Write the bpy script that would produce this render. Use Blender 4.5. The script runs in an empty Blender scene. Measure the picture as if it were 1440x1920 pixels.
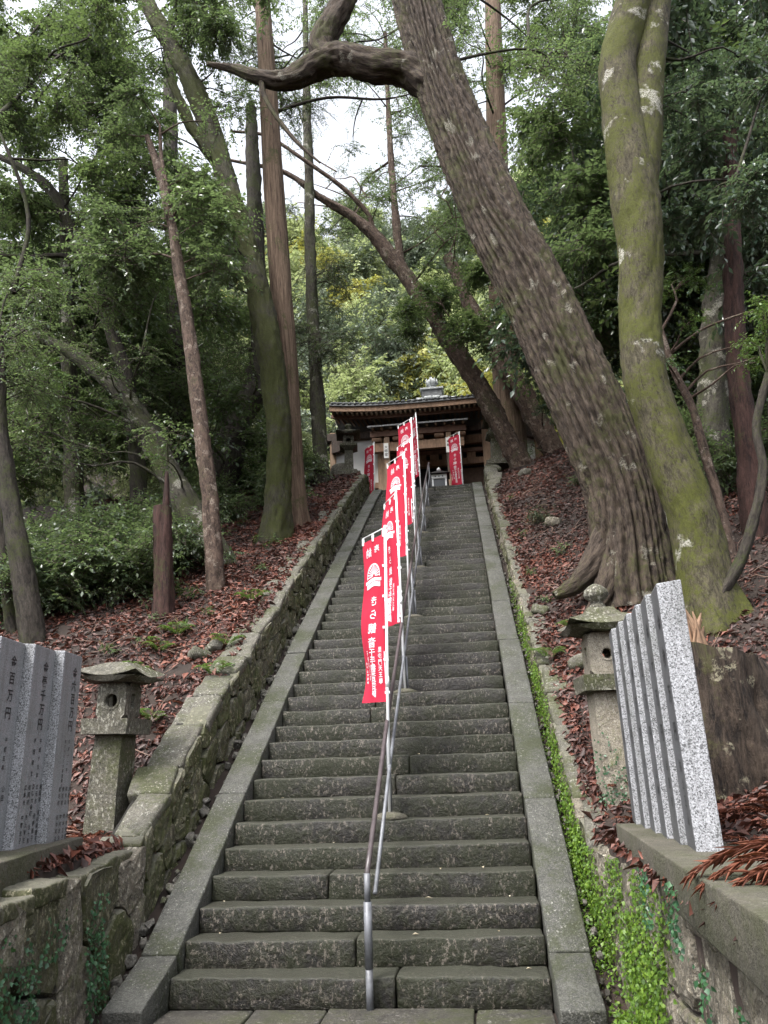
import bpy, math, random
import numpy as np
from mathutils import Matrix, Vector
S = bpy.context.scene
COL = S.collection
rad = math.radians

# ------------------------------------------------------------------ camera
FPX = 1400.0
PITCH, YAW, ROLL = .31883, -.1072, -.03568
CAM = np.array([.88168, -5.462, 1.50776])
_cy, _sy, _cp, _sp = math.cos(YAW), math.sin(YAW), math.cos(PITCH), math.sin(PITCH)
FW = np.array([_sy*_cp, _cy*_cp, _sp]); _rt = np.array([_cy, -_sy, 0.]); _up = np.cross(_rt, FW)
RT = _rt*math.cos(ROLL)+_up*math.sin(ROLL); UP = _up*math.cos(ROLL)-_rt*math.sin(ROLL)
cam = bpy.data.cameras.new('camera'); cam_o = bpy.data.objects.new('camera', cam); COL.objects.link(cam_o)
cam.sensor_fit = 'VERTICAL'; cam.sensor_height = 36; cam.lens = FPX/1920*36
cam.clip_start = .05; cam.clip_end = 2000
M = Matrix.Identity(4)
for i in range(3):
    M[i][0] = RT[i]; M[i][1] = UP[i]; M[i][2] = -FW[i]; M[i][3] = CAM[i]
cam_o.matrix_world = M
S.camera = cam_o
# ------------------------------------------------------------------ world, sun, exposure
SUN_EL, SUN_AZ = 58, 215          # degrees; azimuth clockwise from +Y: light from behind left
W = bpy.data.worlds.new('World'); S.world = W; W.use_nodes = True
wn = W.node_tree.nodes; wl = W.node_tree.links; wn.clear()
sky = wn.new('ShaderNodeTexSky'); sky.sky_type = 'NISHITA'; sky.sun_disc = False
sky.sun_elevation = rad(SUN_EL); sky.sun_rotation = rad(SUN_AZ); sky.air_density = 1.0; sky.dust_density = 4.0; sky.ozone_density = 1.0
hs = wn.new('ShaderNodeHueSaturation'); hs.inputs['Saturation'].default_value = .25
bg = wn.new('ShaderNodeBackground'); bg.inputs['Strength'].default_value = .15
wo = wn.new('ShaderNodeOutputWorld')
wl.new(sky.outputs[0], hs.inputs['Color']); wl.new(hs.outputs[0], bg.inputs[0]); wl.new(bg.outputs[0], wo.inputs[0])
sun = bpy.data.lights.new('sun', 'SUN'); sun.energy = 1.0; sun.angle = rad(14); sun.color = (1, .96, .9)
sun_o = bpy.data.objects.new('sun', sun); COL.objects.link(sun_o)
_d = Vector((math.sin(rad(SUN_AZ))*math.cos(rad(SUN_EL)), math.cos(rad(SUN_AZ))*math.cos(rad(SUN_EL)), math.sin(rad(SUN_EL))))
sun_o.rotation_euler = _d.to_track_quat('Z', 'Y').to_euler()
S.view_settings.view_transform = 'Standard'; S.view_settings.look = 'None'
S.view_settings.exposure = 1.9; S.view_settings.gamma = 1; S.view_settings.use_curve_mapping = False
S.render.engine = 'CYCLES'
S.cycles.use_denoising = True; S.cycles.max_bounces = 6; S.cycles.diffuse_bounces = 4; S.cycles.glossy_bounces = 2
S.cycles.transmission_bounces = 4; S.cycles.use_adaptive_sampling = True; S.cycles.adaptive_threshold = .02
S.cycles.caustics_reflective = False; S.cycles.caustics_refractive = False

# ------------------------------------------------------------------ measuring helpers (metres; photo pixels only used to read positions off)
def ray(px, py): return FW+RT*(px-720)/FPX-UP*(py-960)/FPX
def at(px, py, Y):
    d = ray(px, py); return CAM+d*(Y-CAM[1])/d[1]
def atz(px, py, Z):
    d = ray(px, py); return CAM+d*(Z-CAM[2])/d[2]
def depth(p): return float((np.asarray(p)-CAM)@FW)
def pix(p):
    d = np.asarray(p)-CAM; z = d@FW
    return 720+FPX*(d@RT)/z, 960-FPX*(d@UP)/z
NSTEP = 49
def Yk(k): return .25874*(k-1)+.00069*k*k
def Zk(k): return .16805*k+.00017*k*k
_KK = np.linspace(-14, NSTEP, 1500)
def zn(Y): return np.interp(Y, Yk(_KK), Zk(_KK))          # nosing line of the stairs
YTOP, ZTOP = Yk(NSTEP), Zk(NSTEP)

rng = np.random.default_rng(7); random.seed(7)
def _h(ix, iy, iz, s):
    n = (ix*374761393+iy*668265263+iz*2147483647+s*974634777) & 0xFFFFFFFF
    n = ((n ^ (n >> 13))*1274126177) & 0xFFFFFFFF
    n = ((n ^ (n >> 16))*2246822519) & 0xFFFFFFFF
    return ((n ^ (n >> 15)) & 0xFFFF)/65535.0
def noise(x, y, z, s=0):
    x, y, z = np.broadcast_arrays(np.asarray(x, float), np.asarray(y, float), np.asarray(z, float))
    xi, yi, zi = np.floor(x).astype(np.int64), np.floor(y).astype(np.int64), np.floor(z).astype(np.int64)
    f = lambda t: t*t*(3-2*t)
    u, v, w = f(x-xi), f(y-yi), f(z-zi)
    r = 0
    for a in (0, 1):
        for b in (0, 1):
            for c in (0, 1):
                r = r+_h(xi+a, yi+b, zi+c, s)*(u if a else 1-u)*(v if b else 1-v)*(w if c else 1-w)
    return r*2-1
def fbm(x, y, z, s=0, o=3):
    r, a, f = 0, 1, 1
    for i in range(o):
        r = r+a*noise(np.asarray(x)*f, np.asarray(y)*f, np.asarray(z)*f, s+i*17); a *= .5; f *= 2.03
    return r

# ------------------------------------------------------------------ materials
MATS = {}
class NB:
    def __init__(s, name):
        s.m = bpy.data.materials.new(name); s.m.use_nodes = True; s.t = s.m.node_tree; s.t.nodes.clear(); MATS[name] = s.m
        s.out = s.n('ShaderNodeOutputMaterial'); s.b = s.n('ShaderNodeBsdfPrincipled'); s.l(s.b.outputs[0], s.out.inputs[0])
    def n(s, t): return s.t.nodes.new(t)
    def l(s, a, b): s.t.links.new(a, b)
    def set(s, sock, v):
        if hasattr(v, 'is_output'): s.l(v, sock)
        elif isinstance(v, (tuple, list)) and len(v) == 3 and sock.type == 'RGBA': sock.default_value = (*v, 1)
        else: sock.default_value = v
    def obj(s): return s.n('ShaderNodeTexCoord').outputs['Object']
    def pos(s): return s.n('ShaderNodeNewGeometry').outputs['Position']
    def attr(s, a, o='Vector'):
        k = s.n('ShaderNodeAttribute'); k.attribute_name = a; return k.outputs[o]
    def orand(s): return s.n('ShaderNodeObjectInfo').outputs['Random']
    def map(s, v, sc):
        k = s.n('ShaderNodeMapping'); s.l(v, k.inputs[0]); k.inputs['Scale'].default_value = sc; return k.outputs[0]
    def off(s, v, o):
        k = s.n('ShaderNodeVectorMath'); k.operation = 'ADD'; s.l(v, k.inputs[0])
        c = s.n('ShaderNodeVectorMath'); c.operation = 'SCALE'; s.l(o, c.inputs['Scale']); c.inputs[0].default_value = (37, 53, 71)
        s.l(c.outputs[0], k.inputs[1]); return k.outputs[0]
    def noise(s, v, sc, d=4, r=.6, dist=0):
        k = s.n('ShaderNodeTexNoise'); s.l(v, k.inputs['Vector']); k.inputs['Scale'].default_value = sc; k.inputs['Detail'].default_value = d
        k.inputs['Roughness'].default_value = r; k.inputs['Distortion'].default_value = dist; return k.outputs['Fac']
    def vor(s, v, sc, feat='F1', out='Distance', rnd=1):
        k = s.n('ShaderNodeTexVoronoi'); k.feature = feat; s.l(v, k.inputs['Vector']); k.inputs['Scale'].default_value = sc
        k.inputs['Randomness'].default_value = rnd; return k.outputs[out]
    def ramp(s, f, stops):
        k = s.n('ShaderNodeValToRGB'); e = k.color_ramp.elements
        while len(e) < len(stops): e.new(.5)
        for q, (p, c) in zip(e, stops):
            q.position = p; q.color = (*c, 1) if isinstance(c, (tuple, list)) else (c, c, c, 1)
        s.set(k.inputs[0], f); return k.outputs[0]
    def mix(s, f, a, b, t='MIX'):
        k = s.n('ShaderNodeMix'); k.data_type = 'RGBA'; k.blend_type = t; s.set(k.inputs[0], f); s.set(k.inputs[6], a); s.set(k.inputs[7], b); return k.outputs[2]
    def math(s, op, a, b=0.):
        k = s.n('ShaderNodeMath'); k.operation = op; s.set(k.inputs[0], a); s.set(k.inputs[1], b); return k.outputs[0]
    def bump(s, h, st=.5, d=.01, nrm=None):
        k = s.n('ShaderNodeBump'); s.l(h, k.inputs['Height']); k.inputs['Strength'].default_value = st; k.inputs['Distance'].default_value = d
        if nrm is not None: s.l(nrm, k.inputs['Normal'])
        return k.outputs[0]
    def fin(s, col, rough=.7, nrm=None, spec=.5, metal=0.):
        s.set(s.b.inputs['Base Color'], col); s.set(s.b.inputs['Roughness'], rough); s.set(s.b.inputs['Specular IOR Level'], spec); s.set(s.b.inputs['Metallic'], metal)
        if nrm is not None: s.l(nrm, s.b.inputs['Normal'])
        return s.m

def stone_mat(name, c0, c1, moss, mossamt, lich, lichamt, grain=1., rough=.75, top=None, speck=.5, fleck=.4, bmp=.9):
    k = NB(name); v = k.off(k.pos(), k.orand())
    big = k.noise(v, 1.5, 5, .65); g = k.noise(v, 70*grain, 3, .7); md = k.noise(v, 9, 6, .7, .6); fine = k.noise(v, 30*grain, 4, .7)
    c = k.ramp(md, [(.34, c0), (.66, c1)])
    c = k.mix(k.math('MULTIPLY', k.ramp(g, [(.45, 0.), (.72, 1.)]), speck*.6), c, (.26, .25, .23))
    c = k.mix(k.math('MULTIPLY', k.ramp(k.noise(v, 95*grain, 2, .5), [(.54, 0.), (.6, 1.)]), .5), c, (.012, .012, .01))
    ms = k.ramp(k.math('ADD', k.math('ADD', k.math('MULTIPLY', big, .5), k.math('MULTIPLY', md, .25)), k.math('MULTIPLY', fine, .25)), [(.6-mossamt*.3, 0.), (.68-mossamt*.26, 1.)])
    c = k.mix(k.math('MULTIPLY', ms, .85), c, k.mix(g, tuple(x*.5 for x in moss), tuple(x*2. for x in moss)))
    ls = k.math('MULTIPLY', k.ramp(k.noise(k.map(v, (1, 1, .6)), 40*grain, 5, .75), [(.62-lichamt*.1, 0.), (.66-lichamt*.09, 1.)]), k.ramp(k.noise(v, 2.6, 4, .65), [(.4, .12), (.58, 1.)]))
    c = k.mix(k.math('MULTIPLY', ls, .8), c, lich)
    fl = k.ramp(k.vor(v, 34*grain), [(.1, 1.), (.17, 0.)]); c = k.mix(k.math('MULTIPLY', k.math('MULTIPLY', fl, k.ramp(k.noise(v, 5, 3, .6), [(.45, 0.), (.6, 1.)])), fleck), c, tuple(min(.6, x*1.35) for x in lich))
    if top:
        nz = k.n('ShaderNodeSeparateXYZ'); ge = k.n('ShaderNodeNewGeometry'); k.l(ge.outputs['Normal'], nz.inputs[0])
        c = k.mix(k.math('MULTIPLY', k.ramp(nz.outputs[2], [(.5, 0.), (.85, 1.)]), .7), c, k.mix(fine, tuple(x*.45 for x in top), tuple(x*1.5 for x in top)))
    hgt = k.math('ADD', k.math('MULTIPLY', md, .6), k.math('MULTIPLY', fine, .45))
    return k.fin(c, k.ramp(big, [(.35, rough-.14), (.65, rough+.1)]), k.bump(hgt, bmp, .03), .4)
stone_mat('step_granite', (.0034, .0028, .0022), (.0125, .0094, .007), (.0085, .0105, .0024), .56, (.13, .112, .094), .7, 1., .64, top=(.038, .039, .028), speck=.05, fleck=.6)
stone_mat('curb_granite', (.028, .029, .025), (.072, .073, .064), (.02, .024, .008), .4, (.3, .3, .27), .3, 1.3, .68, speck=.6, fleck=.25)
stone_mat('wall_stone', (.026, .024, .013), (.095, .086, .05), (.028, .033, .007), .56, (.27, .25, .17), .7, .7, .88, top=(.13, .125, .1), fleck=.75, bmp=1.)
stone_mat('wall_stone_pale', (.05, .043, .031), (.17, .148, .112), (.045, .05, .016), .3, (.4, .37, .3), .6, .8, .88, fleck=.5, bmp=1.)
stone_mat('cap_stone', (.045, .042, .031), (.12, .112, .09), (.034, .039, .013), .44, (.34, .33, .29), .45, .9, .85, fleck=.4)
stone_mat('lantern_stone', (.04, .037, .026), (.105, .096, .072), (.036, .04, .014), .4, (.33, .32, .27), .75, .9, .88, fleck=.6)
stone_mat('lantern_pale', (.17, .147, .112), (.33, .295, .235), (.06, .07, .02), .25, (.45, .43, .38), .3, 1.2, .85, fleck=.3)
stone_mat('concrete', (.06, .055, .041), (.115, .104, .08), (.036, .038, .018), .42, (.2, .19, .16), .12, 1.5, .88, speck=.2, fleck=.15)
stone_mat('paving', (.022, .02, .017), (.06, .055, .046), (.03, .034, .012), .45, (.22, .21, .19), .4, 1., .7, speck=.3)
stone_mat('rubble', (.03, .027, .022), (.14, .13, .11), (.035, .04, .015), .3, (.4, .38, .34), .4, .8, .85)

def simple(name, c, rough=.6, var=.15, sc=6., bmp=.0, spec=.5, metal=0., coord='pos', stretch=(1, 1, 1)):
    k = NB(name); v = k.map(k.off(k.pos() if coord == 'pos' else k.attr('tc'), k.orand()), stretch); f = k.noise(v, sc, 5, .65)
    c1 = tuple(x*(1-var) for x in c); c2 = tuple(min(1, x*(1+var)) for x in c)
    return k.fin(k.ramp(f, [(.3, c1), (.7, c2)]), rough, k.bump(f, bmp, .01) if bmp else None, spec, metal)
def granite(name, base, rough, sc=150., con=1.):
    k = NB(name); v = k.off(k.pos(), k.orand()); a = k.noise(v, sc, 3, .7); b = k.vor(v, sc*.95, 'F1', 'Color'); d = k.noise(v, 2.5, 5, .6); st = k.noise(k.map(v, (9, 9, .7)), 2., 5, .65)
    c = k.ramp(a, [(.36, tuple(x*(1-.7*con) for x in base)), (.5, base), (.66, tuple(min(.9, x*(1+.5*con)) for x in base))])
    sp = k.n('ShaderNodeSeparateColor'); k.l(b, sp.inputs[0]); c = k.mix(k.ramp(sp.outputs[0], [(.8, 0.), (.83, .75*con)]), c, tuple(x*.18 for x in base)); c = k.mix(k.ramp(sp.outputs[1], [(.86, 0.), (.89, .5*con)]), c, tuple(min(.8, x*1.9) for x in base))
    c = k.mix(k.math('MULTIPLY', k.ramp(st, [(.48, 0.), (.68, 1.)]), .38), c, (.05, .052, .045)); c = k.mix(k.math('MULTIPLY', k.ramp(d, [(.5, 0.), (.7, 1.)]), .25), c, (.07, .075, .05))
    k.fin(c, rough, k.bump(a, .3, .003), .45)
granite('tablet_polished', (.24, .245, .258), .6, 190., .5)
granite('tablet_polished_shaded', (.085, .087, .094), .6, 190., .5)  # same stone as tablet_polished; shade on the right row's faces put into colour
granite('tablet_flamed', (.26, .265, .28), .8)
simple('ink', (.012, .012, .014), .6, .1)
simple('soil', (.02, .0125, .009), .95, .4, 5, .8)
simple('galvanised', (.13, .135, .148), .5, .35, 9, .05, .5, .2)
simple('rail_brown', (.06, .048, .05), .38, .35, 14, .1)
simple('white_plastic', (.72, .73, .74), .42, .06, 5)
simple('wood_dark', (.06, .042, .033), .75, .5, 7, .3, stretch=(3, 3, 1))
simple('wood_mid', (.22, .13, .078), .7, .4, 7, .3, stretch=(2, 2, .7))
simple('wood_post', (.3, .2, .13), .7, .3, 6, .3, stretch=(4, 4, .6))
simple('wood_dark_red', (.15, .075, .048), .7, .4, 6, .3)
simple('plaster', (.72, .71, .7), .9, .06, 4)
simple('roof_tile', (.12, .125, .13), .55, .45, 5, .3)
simple('roof_tile_pale', (.4, .42, .42), .6, .4, 8, .3)
simple('interior_dark', (.012, .009, .008), .8, .3)  # near-black standing in for shade inside the hall; plain black on the cabinet roof
simple('lattice', (.1, .06, .04), .7, .3)
simple('paper', (.78, .78, .76), .8, .04)
simple('glass_dark', (.05, .055, .06), .2, .2)
simple('torn_wood', (.19, .115, .068), .75, .5, 16, .6, coord='tc', stretch=(2, 2, .4))
simple('twig', (.05, .036, .028), .8, .4, 12)
simple('dry_twig', (.16, .1, .075), .8, .4, 12)
simple('mortar', (.014, .013, .01), 1., .3)
k = NB('cloth_red'); v = k.attr('tc'); f = k.noise(v, 260, 2, .5); g = k.noise(v, 3, 3, .5)
k.fin(k.ramp(g, [(.3, (.46, .02, .05)), (.7, (.54, .032, .07))]), .8, k.bump(f, .15, .002), .25)
tr = k.n('ShaderNodeBsdfTranslucent'); tr.inputs[0].default_value = (.75, .03, .06, 1); mx = k.n('ShaderNodeMixShader'); mx.inputs[0].default_value = .3
k.l(k.b.outputs[0], mx.inputs[1]); k.l(tr.outputs[0], mx.inputs[2]); k.l(mx.outputs[0], k.out.inputs[0])
simple('print_white', (.72, .6, .64), .85, .05, spec=.2)
simple('print_red', (.56, .02, .05), .85, .05, spec=.2)

def leaf_mat(name, stops, rough=.4, trans=.25, tc=(.16, .26, .03), spec=.5):
    k = NB(name); r = k.attr('rnd', 'Fac'); o = k.orand()
    f = k.math('ADD', k.math('MULTIPLY', r, .7), k.math('MULTIPLY', o, .3))
    c = k.ramp(f, stops); k.fin(c, rough, None, spec)
    tr = k.n('ShaderNodeBsdfTranslucent'); k.set(tr.inputs[0], k.mix(.6, c, tc)); mx = k.n('ShaderNodeMixShader'); mx.inputs[0].default_value = trans
    k.l(k.b.outputs[0], mx.inputs[1]); k.l(tr.outputs[0], mx.inputs[2]); k.l(mx.outputs[0], k.out.inputs[0])
leaf_mat('leaf_dark', [(0, (.03, .052, .028)), (.5, (.05, .084, .043)), (.85, (.08, .122, .055)), (1, (.15, .19, .08))], .26, .38, (.19, .27, .07), .9)
leaf_mat('leaf_mid', [(0, (.045, .07, .04)), (.5, (.08, .116, .061)), (.85, (.13, .168, .08)), (1, (.25, .275, .12))], .27, .4, (.22, .32, .1), .9)
leaf_mat('leaf_light', [(0, (.06, .12, .04)), (.5, (.1, .18, .06)), (1, (.17, .26, .09))], .42, .3)
leaf_mat('leaf_blue', [(0, (.033, .058, .04)), (.5, (.056, .09, .063)), (1, (.11, .155, .105))], .26, .3, (.17, .25, .09), .9)
leaf_mat('leaf_hill', [(0, (.2, .25, .12)), (.5, (.32, .37, .2)), (1, (.5, .53, .33))], .55, .42, (.42, .5, .18))  # paleness stands in for haze and sunlight on the far hillside
leaf_mat('leaf_yellow', [(0, (.22, .23, .05)), (.5, (.34, .34, .09)), (1, (.46, .44, .14))], .55, .35, (.34, .33, .05))
leaf_mat('leaf_grey', [(0, (.11, .14, .11)), (.5, (.18, .22, .165)), (1, (.28, .32, .24))], .55, .25, (.1, .14, .06))
leaf_mat('leaf_moss', [(0, (.035, .075, .012)), (.5, (.09, .17, .018)), (1, (.19, .28, .035))], .5, .3, (.25, .4, .03))
leaf_mat('leaf_ivy', [(0, (.02, .06, .03)), (.5, (.035, .1, .045)), (1, (.07, .16, .06))], .4, .2)
leaf_mat('litter', [(0, (.01, .0055, .0045)), (.28, (.035, .013, .009)), (.52, (.09, .028, .018)), (.74, (.17, .055, .033)), (.9, (.27, .135, .095)), (1, (.45, .34, .29))], .55, .05, (.2, .08, .04), .5)
leaf_mat('frond_dry', [(0, (.07, .022, .013)), (.5, (.15, .05, .028)), (1, (.27, .11, .065))], .7, .1, (.3, .1, .03), .3)
leaf_mat('leaf_pale_dry', [(0, (.4, .34, .24)), (1, (.55, .5, .38))], .6, .1, (.5, .4, .2), .3)

def bark(name, c0, c1, moss=(.06, .075, .012), mossamt=.0, stretch=.18, sc=14., bmp=1., d=.025, spots=None, pale=None):
    k = NB(name); v = k.off(k.attr('tc'), k.orand()); vs = k.map(v, (1, 1, stretch))
    f = k.noise(vs, sc, 7, .72, .5); g = k.noise(v, 1.8, 6, .7, .3); h = k.noise(vs, sc*3.5, 4, .7); w = k.noise(v, 30, 4, .7)
    c = k.ramp(f, [(.38, c0), (.62, c1)]); c = k.mix(k.math('MULTIPLY', k.ramp(h, [(.5, 0.), (.7, 1.)]), .5), c, tuple(min(.5, x*1.7) for x in c1))
    if pale: c = k.mix(k.math('MULTIPLY', k.ramp(k.noise(v, 1.1, 4, .6), [(.5, 0.), (.62, 1.)]), .7), c, pale)
    if mossamt > 0:
        mm = k.ramp(k.math('ADD', k.math('ADD', k.math('MULTIPLY', g, .55), k.math('MULTIPLY', f, .2)), k.math('MULTIPLY', w, .25)), [(.6-mossamt*.3, 0.), (.66-mossamt*.24, 1.)])
        c = k.mix(k.math('MULTIPLY', mm, .9), c, k.mix(w, tuple(x*.35 for x in moss), tuple(x*1.9 for x in moss)))
    if spots:
        sp = k.math('MULTIPLY', k.ramp(k.noise(v, spots[1], 4, .6), [(spots[2], 0.), (spots[2]+.05, 1.)]), k.ramp(k.noise(v, 60, 4, .75), [(.45, .0), (.52, 1.)]))
        c = k.mix(k.math('MULTIPLY', sp, .85), c, spots[0])
    k.fin(c, .88, k.bump(k.math('ADD', k.math('ADD', f, k.math('MULTIPLY', h, .4)), k.math('MULTIPLY', w, .2)), bmp, d), .25)
bark('bark_furrowed', (.014, .01, .008), (.08, .061, .047), (.04, .042, .015), .34, spots=((.24, .23, .19), 3.2, .61), stretch=.16, sc=24, d=.035)
bark('bark_green', (.018, .016, .01), (.085, .074, .048), (.047, .052, .0085), .5, stretch=.3, sc=22, d=.02, spots=((.42, .41, .37), 1.7, .61))
bark('bark_mossy', (.016, .015, .01), (.062, .056, .042), (.03, .035, .007), .6, stretch=.25, sc=18, d=.03)
bark('bark_cedar', (.045, .027, .019), (.17, .12, .084), (.045, .052, .016), .18, stretch=.035, sc=26, d=.03)
bark('bark_red', (.026, .018, .014), (.115, .08, .062), (.045, .045, .022), .22, stretch=.4, sc=17, spots=((.24, .2, .165), 6., .56), d=.03)
bark('bark_grey', (.02, .018, .014), (.072, .065, .052), (.035, .042, .013), .42, stretch=.35, sc=14, spots=((.28, .27, .23), 3., .58))
bark('bark_dark', (.012, .01, .008), (.045, .038, .031), (.028, .034, .01), .35, stretch=.3, sc=16)
bark('bark_maroon', (.014, .008, .007), (.055, .028, .023), (.03, .035, .012), .2, stretch=.2, sc=14)
bark('bark_stump', (.01, .0075, .0065), (.06, .044, .033), (.05, .048, .02), .25, stretch=.2, sc=15, d=.05, spots=((.26, .24, .17), 5., .6))

# ------------------------------------------------------------------ object helpers
def mesh(name, V, F, mats, smooth=False, attrs=None, fmat=None):
    me = bpy.data.meshes.new(name)
    V = np.asarray(V, dtype=np.float32).reshape(-1, 3)
    if isinstance(F, np.ndarray):
        n, w = F.shape
        me.vertices.add(len(V)); me.vertices.foreach_set('co', V.ravel())
        me.loops.add(n*w); me.loops.foreach_set('vertex_index', F.astype(np.int32).ravel())
        me.polygons.add(n); me.polygons.foreach_set('loop_start', np.arange(n, dtype=np.int32)*w)
        me.update(calc_edges=True)
    else:
        me.from_pydata(V.tolist(), [], [list(map(int, f)) for f in F]); me.update()
    for m in (mats if isinstance(mats, (list, tuple)) else [mats]): me.materials.append(MATS[m])
    if smooth: me.polygons.foreach_set('use_smooth', np.ones(len(me.polygons), bool))
    if fmat is not None: me.polygons.foreach_set('material_index', np.asarray(fmat, dtype=np.int32))
    for a, d in (attrs or {}).items():
        d = np.asarray(d, dtype=np.float32)
        if d.ndim == 2: me.attributes.new(a, 'FLOAT_VECTOR', 'POINT').data.foreach_set('vector', d.ravel())
        else: me.attributes.new(a, 'FLOAT', 'POINT').data.foreach_set('value', d)
    return me
def link(name, me, parent=None, loc=None, rot=None, scale=None):
    o = bpy.data.objects.new(name, me); COL.objects.link(o)
    if parent is not None: o.parent = parent
    if loc is not None: o.location = tuple(float(x) for x in loc)
    if rot is not None: o.rotation_euler = rot
    if scale is not None: o.scale = scale if isinstance(scale, (tuple, list)) else (scale,)*3
    return o
def tag(o, label=None, cat=None, group=None, kind=None):
    if label: o['label'] = label
    if cat: o['category'] = cat
    if group: o['group'] = group
    if kind: o['kind'] = kind
    return o
def thing(name, loc, label, cat, group=None, rotz=0):
    o = bpy.data.objects.new(name, None); COL.objects.link(o); o.location = tuple(float(x) for x in loc); o.rotation_euler = (0, 0, rotz)
    o.empty_display_size = .1
    return tag(o, label, cat, group)
def join(parts):
    V, F, off = [], [], 0
    for v, f in parts:
        v = np.asarray(v, float).reshape(-1, 3); V.append(v); F += [[int(i)+off for i in q] for q in f]; off += len(v)
    return np.concatenate(V), F
def box(c, s):
    c, s = np.asarray(c, float), np.asarray(s, float)/2
    V = np.array([[x, y, z] for z in (-1, 1) for y in (-1, 1) for x in (-1, 1)])*s+c
    return V, [[0, 2, 3, 1], [4, 5, 7, 6], [0, 1, 5, 4], [2, 6, 7, 3], [0, 4, 6, 2], [1, 3, 7, 5]]
def roundbox(s, b=.015, seg=.12, amp=.0, freq=5., seed=0, maxn=14):
    """stone block with rounded worn edges and an uneven surface, centred on the origin"""
    ax = []
    for L in s:
        bb = min(b, L*.3); n = max(1, min(maxn, int(round((L-2*bb)/seg))))
        ax.append(np.concatenate([[-L/2], np.linspace(-L/2+bb, L/2-bb, n+1), [L/2]]))
    idx, V, F = {}, [], []
    def vid(i, j, k):
        if (i, j, k) not in idx: idx[i, j, k] = len(V); V.append((ax[0][i], ax[1][j], ax[2][k]))
        return idx[i, j, k]
    n = [len(a)-1 for a in ax]
    for d in range(3):
        e, f = [(1, 2), (2, 0), (0, 1)][d]
        for side in (0, n[d]):
            for a in range(n[e]):
                for c in range(n[f]):
                    q = []
                    for da, dc in ((0, 0), (1, 0), (1, 1), (0, 1)):
                        t = [0, 0, 0]; t[d] = side; t[e] = a+da; t[f] = c+dc; q.append(vid(*t))
                    F.append(q if side else q[::-1])
    V = np.array(V); h = np.array(s)/2; bb = np.minimum(b, np.array(s)*.3)
    inner = np.clip(V, -(h-bb), h-bb); d = V-inner; L = np.linalg.norm(d/bb, axis=1, keepdims=True); L[L == 0] = 1
    V = inner+d/np.maximum(L, 1)
    if amp:
        P = V*freq+seed*3.7
        V = V+amp*np.stack([fbm(P[:, 0], P[:, 1], P[:, 2], seed), fbm(P[:, 1]+9, P[:, 2], P[:, 0], seed+5), fbm(P[:, 2]+5, P[:, 0], P[:, 1]+7, seed+9)], 1)
    return V, F
def rotz(V, a):
    c, s = math.cos(a), math.sin(a); V = np.asarray(V, float); return np.stack([V[:, 0]*c-V[:, 1]*s, V[:, 0]*s+V[:, 1]*c, V[:, 2]], 1)
def rotx(V, a):
    c, s = math.cos(a), math.sin(a); V = np.asarray(V, float); return np.stack([V[:, 0], V[:, 1]*c-V[:, 2]*s, V[:, 1]*s+V[:, 2]*c], 1)
def smoothpath(P, R, step):
    P = np.asarray(P, float); R = np.asarray(R, float); n = len(P)
    if n < 3:
        m = max(2, int(np.linalg.norm(P[-1]-P[0])/step)+1); t = np.linspace(0, 1, m)[:, None]; return P[0]*(1-t)+P[-1]*t, np.interp(t[:, 0], [0, 1], [R[0], R[-1]])
    Q = np.vstack([2*P[0]-P[1], P, 2*P[-1]-P[-2]]); oP, oR = [], []
    for i in range(n-1):
        a, b, c, d = Q[i:i+4]; m = max(1, int(np.ceil(np.linalg.norm(c-b)/step)))
        for t in np.arange(m)/m:
            oP.append(.5*((2*b)+(-a+c)*t+(2*a-5*b+4*c-d)*t*t+(-a+3*b-3*c+d)*t**3)); oR.append(R[i]*(1-t)+R[i+1]*t)
    oP.append(P[-1]); oR.append(R[-1]); return np.array(oP), np.array(oR)
def tube(P, R, nseg=8, cap=True, disp=None, s0=0.):
    """tapered tube; disp(theta, s, radius) adds to the radius; returns verts, faces, straightened coords"""
    P = np.asarray(P, float); R = np.asarray(R, float); n = len(P)
    T = np.gradient(P, axis=0); T /= np.linalg.norm(T, axis=1, keepdims=True)+1e-12
    u = np.cross(T[0], [0, 1, 0] if abs(T[0][1]) < .9 else [1, 0, 0]); u /= np.linalg.norm(u); U = [u]
    for i in range(1, n):
        u = U[-1]-T[i]*(U[-1]@T[i]); U.append(u/np.linalg.norm(u))
    U = np.array(U); Wv = np.cross(T, U)
    th = np.linspace(0, 2*np.pi, nseg, endpoint=False); s = s0+np.concatenate([[0], np.cumsum(np.linalg.norm(np.diff(P, axis=0), axis=1))])
    TH, SS = np.meshgrid(th, s); RR = np.repeat(R[:, None], nseg, 1)
    if disp is not None: RR = RR+disp(TH, SS, RR)
    V = P[:, None]+RR[..., None]*(np.cos(TH)[..., None]*U[:, None]+np.sin(TH)[..., None]*Wv[:, None])
    R0 = np.repeat(R[:, None], nseg, 1); tc = np.stack([R0*np.cos(TH), R0*np.sin(TH), SS], -1).reshape(-1, 3)
    i = np.arange(n-1)[:, None]*nseg; j = np.arange(nseg)[None]; jn = (j+1) % nseg
    F = np.stack([i+j, i+jn, i+nseg+jn, i+nseg+j], -1).reshape(-1, 4)
    return V.reshape(-1, 3), F, tc
def tubes(lst):
    V, F, T, off = [], [], [], 0
    for v, f, t in lst: V.append(v); F.append(f+off); T.append(t); off += len(v)
    return np.concatenate(V), np.concatenate(F), np.concatenate(T)
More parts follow.
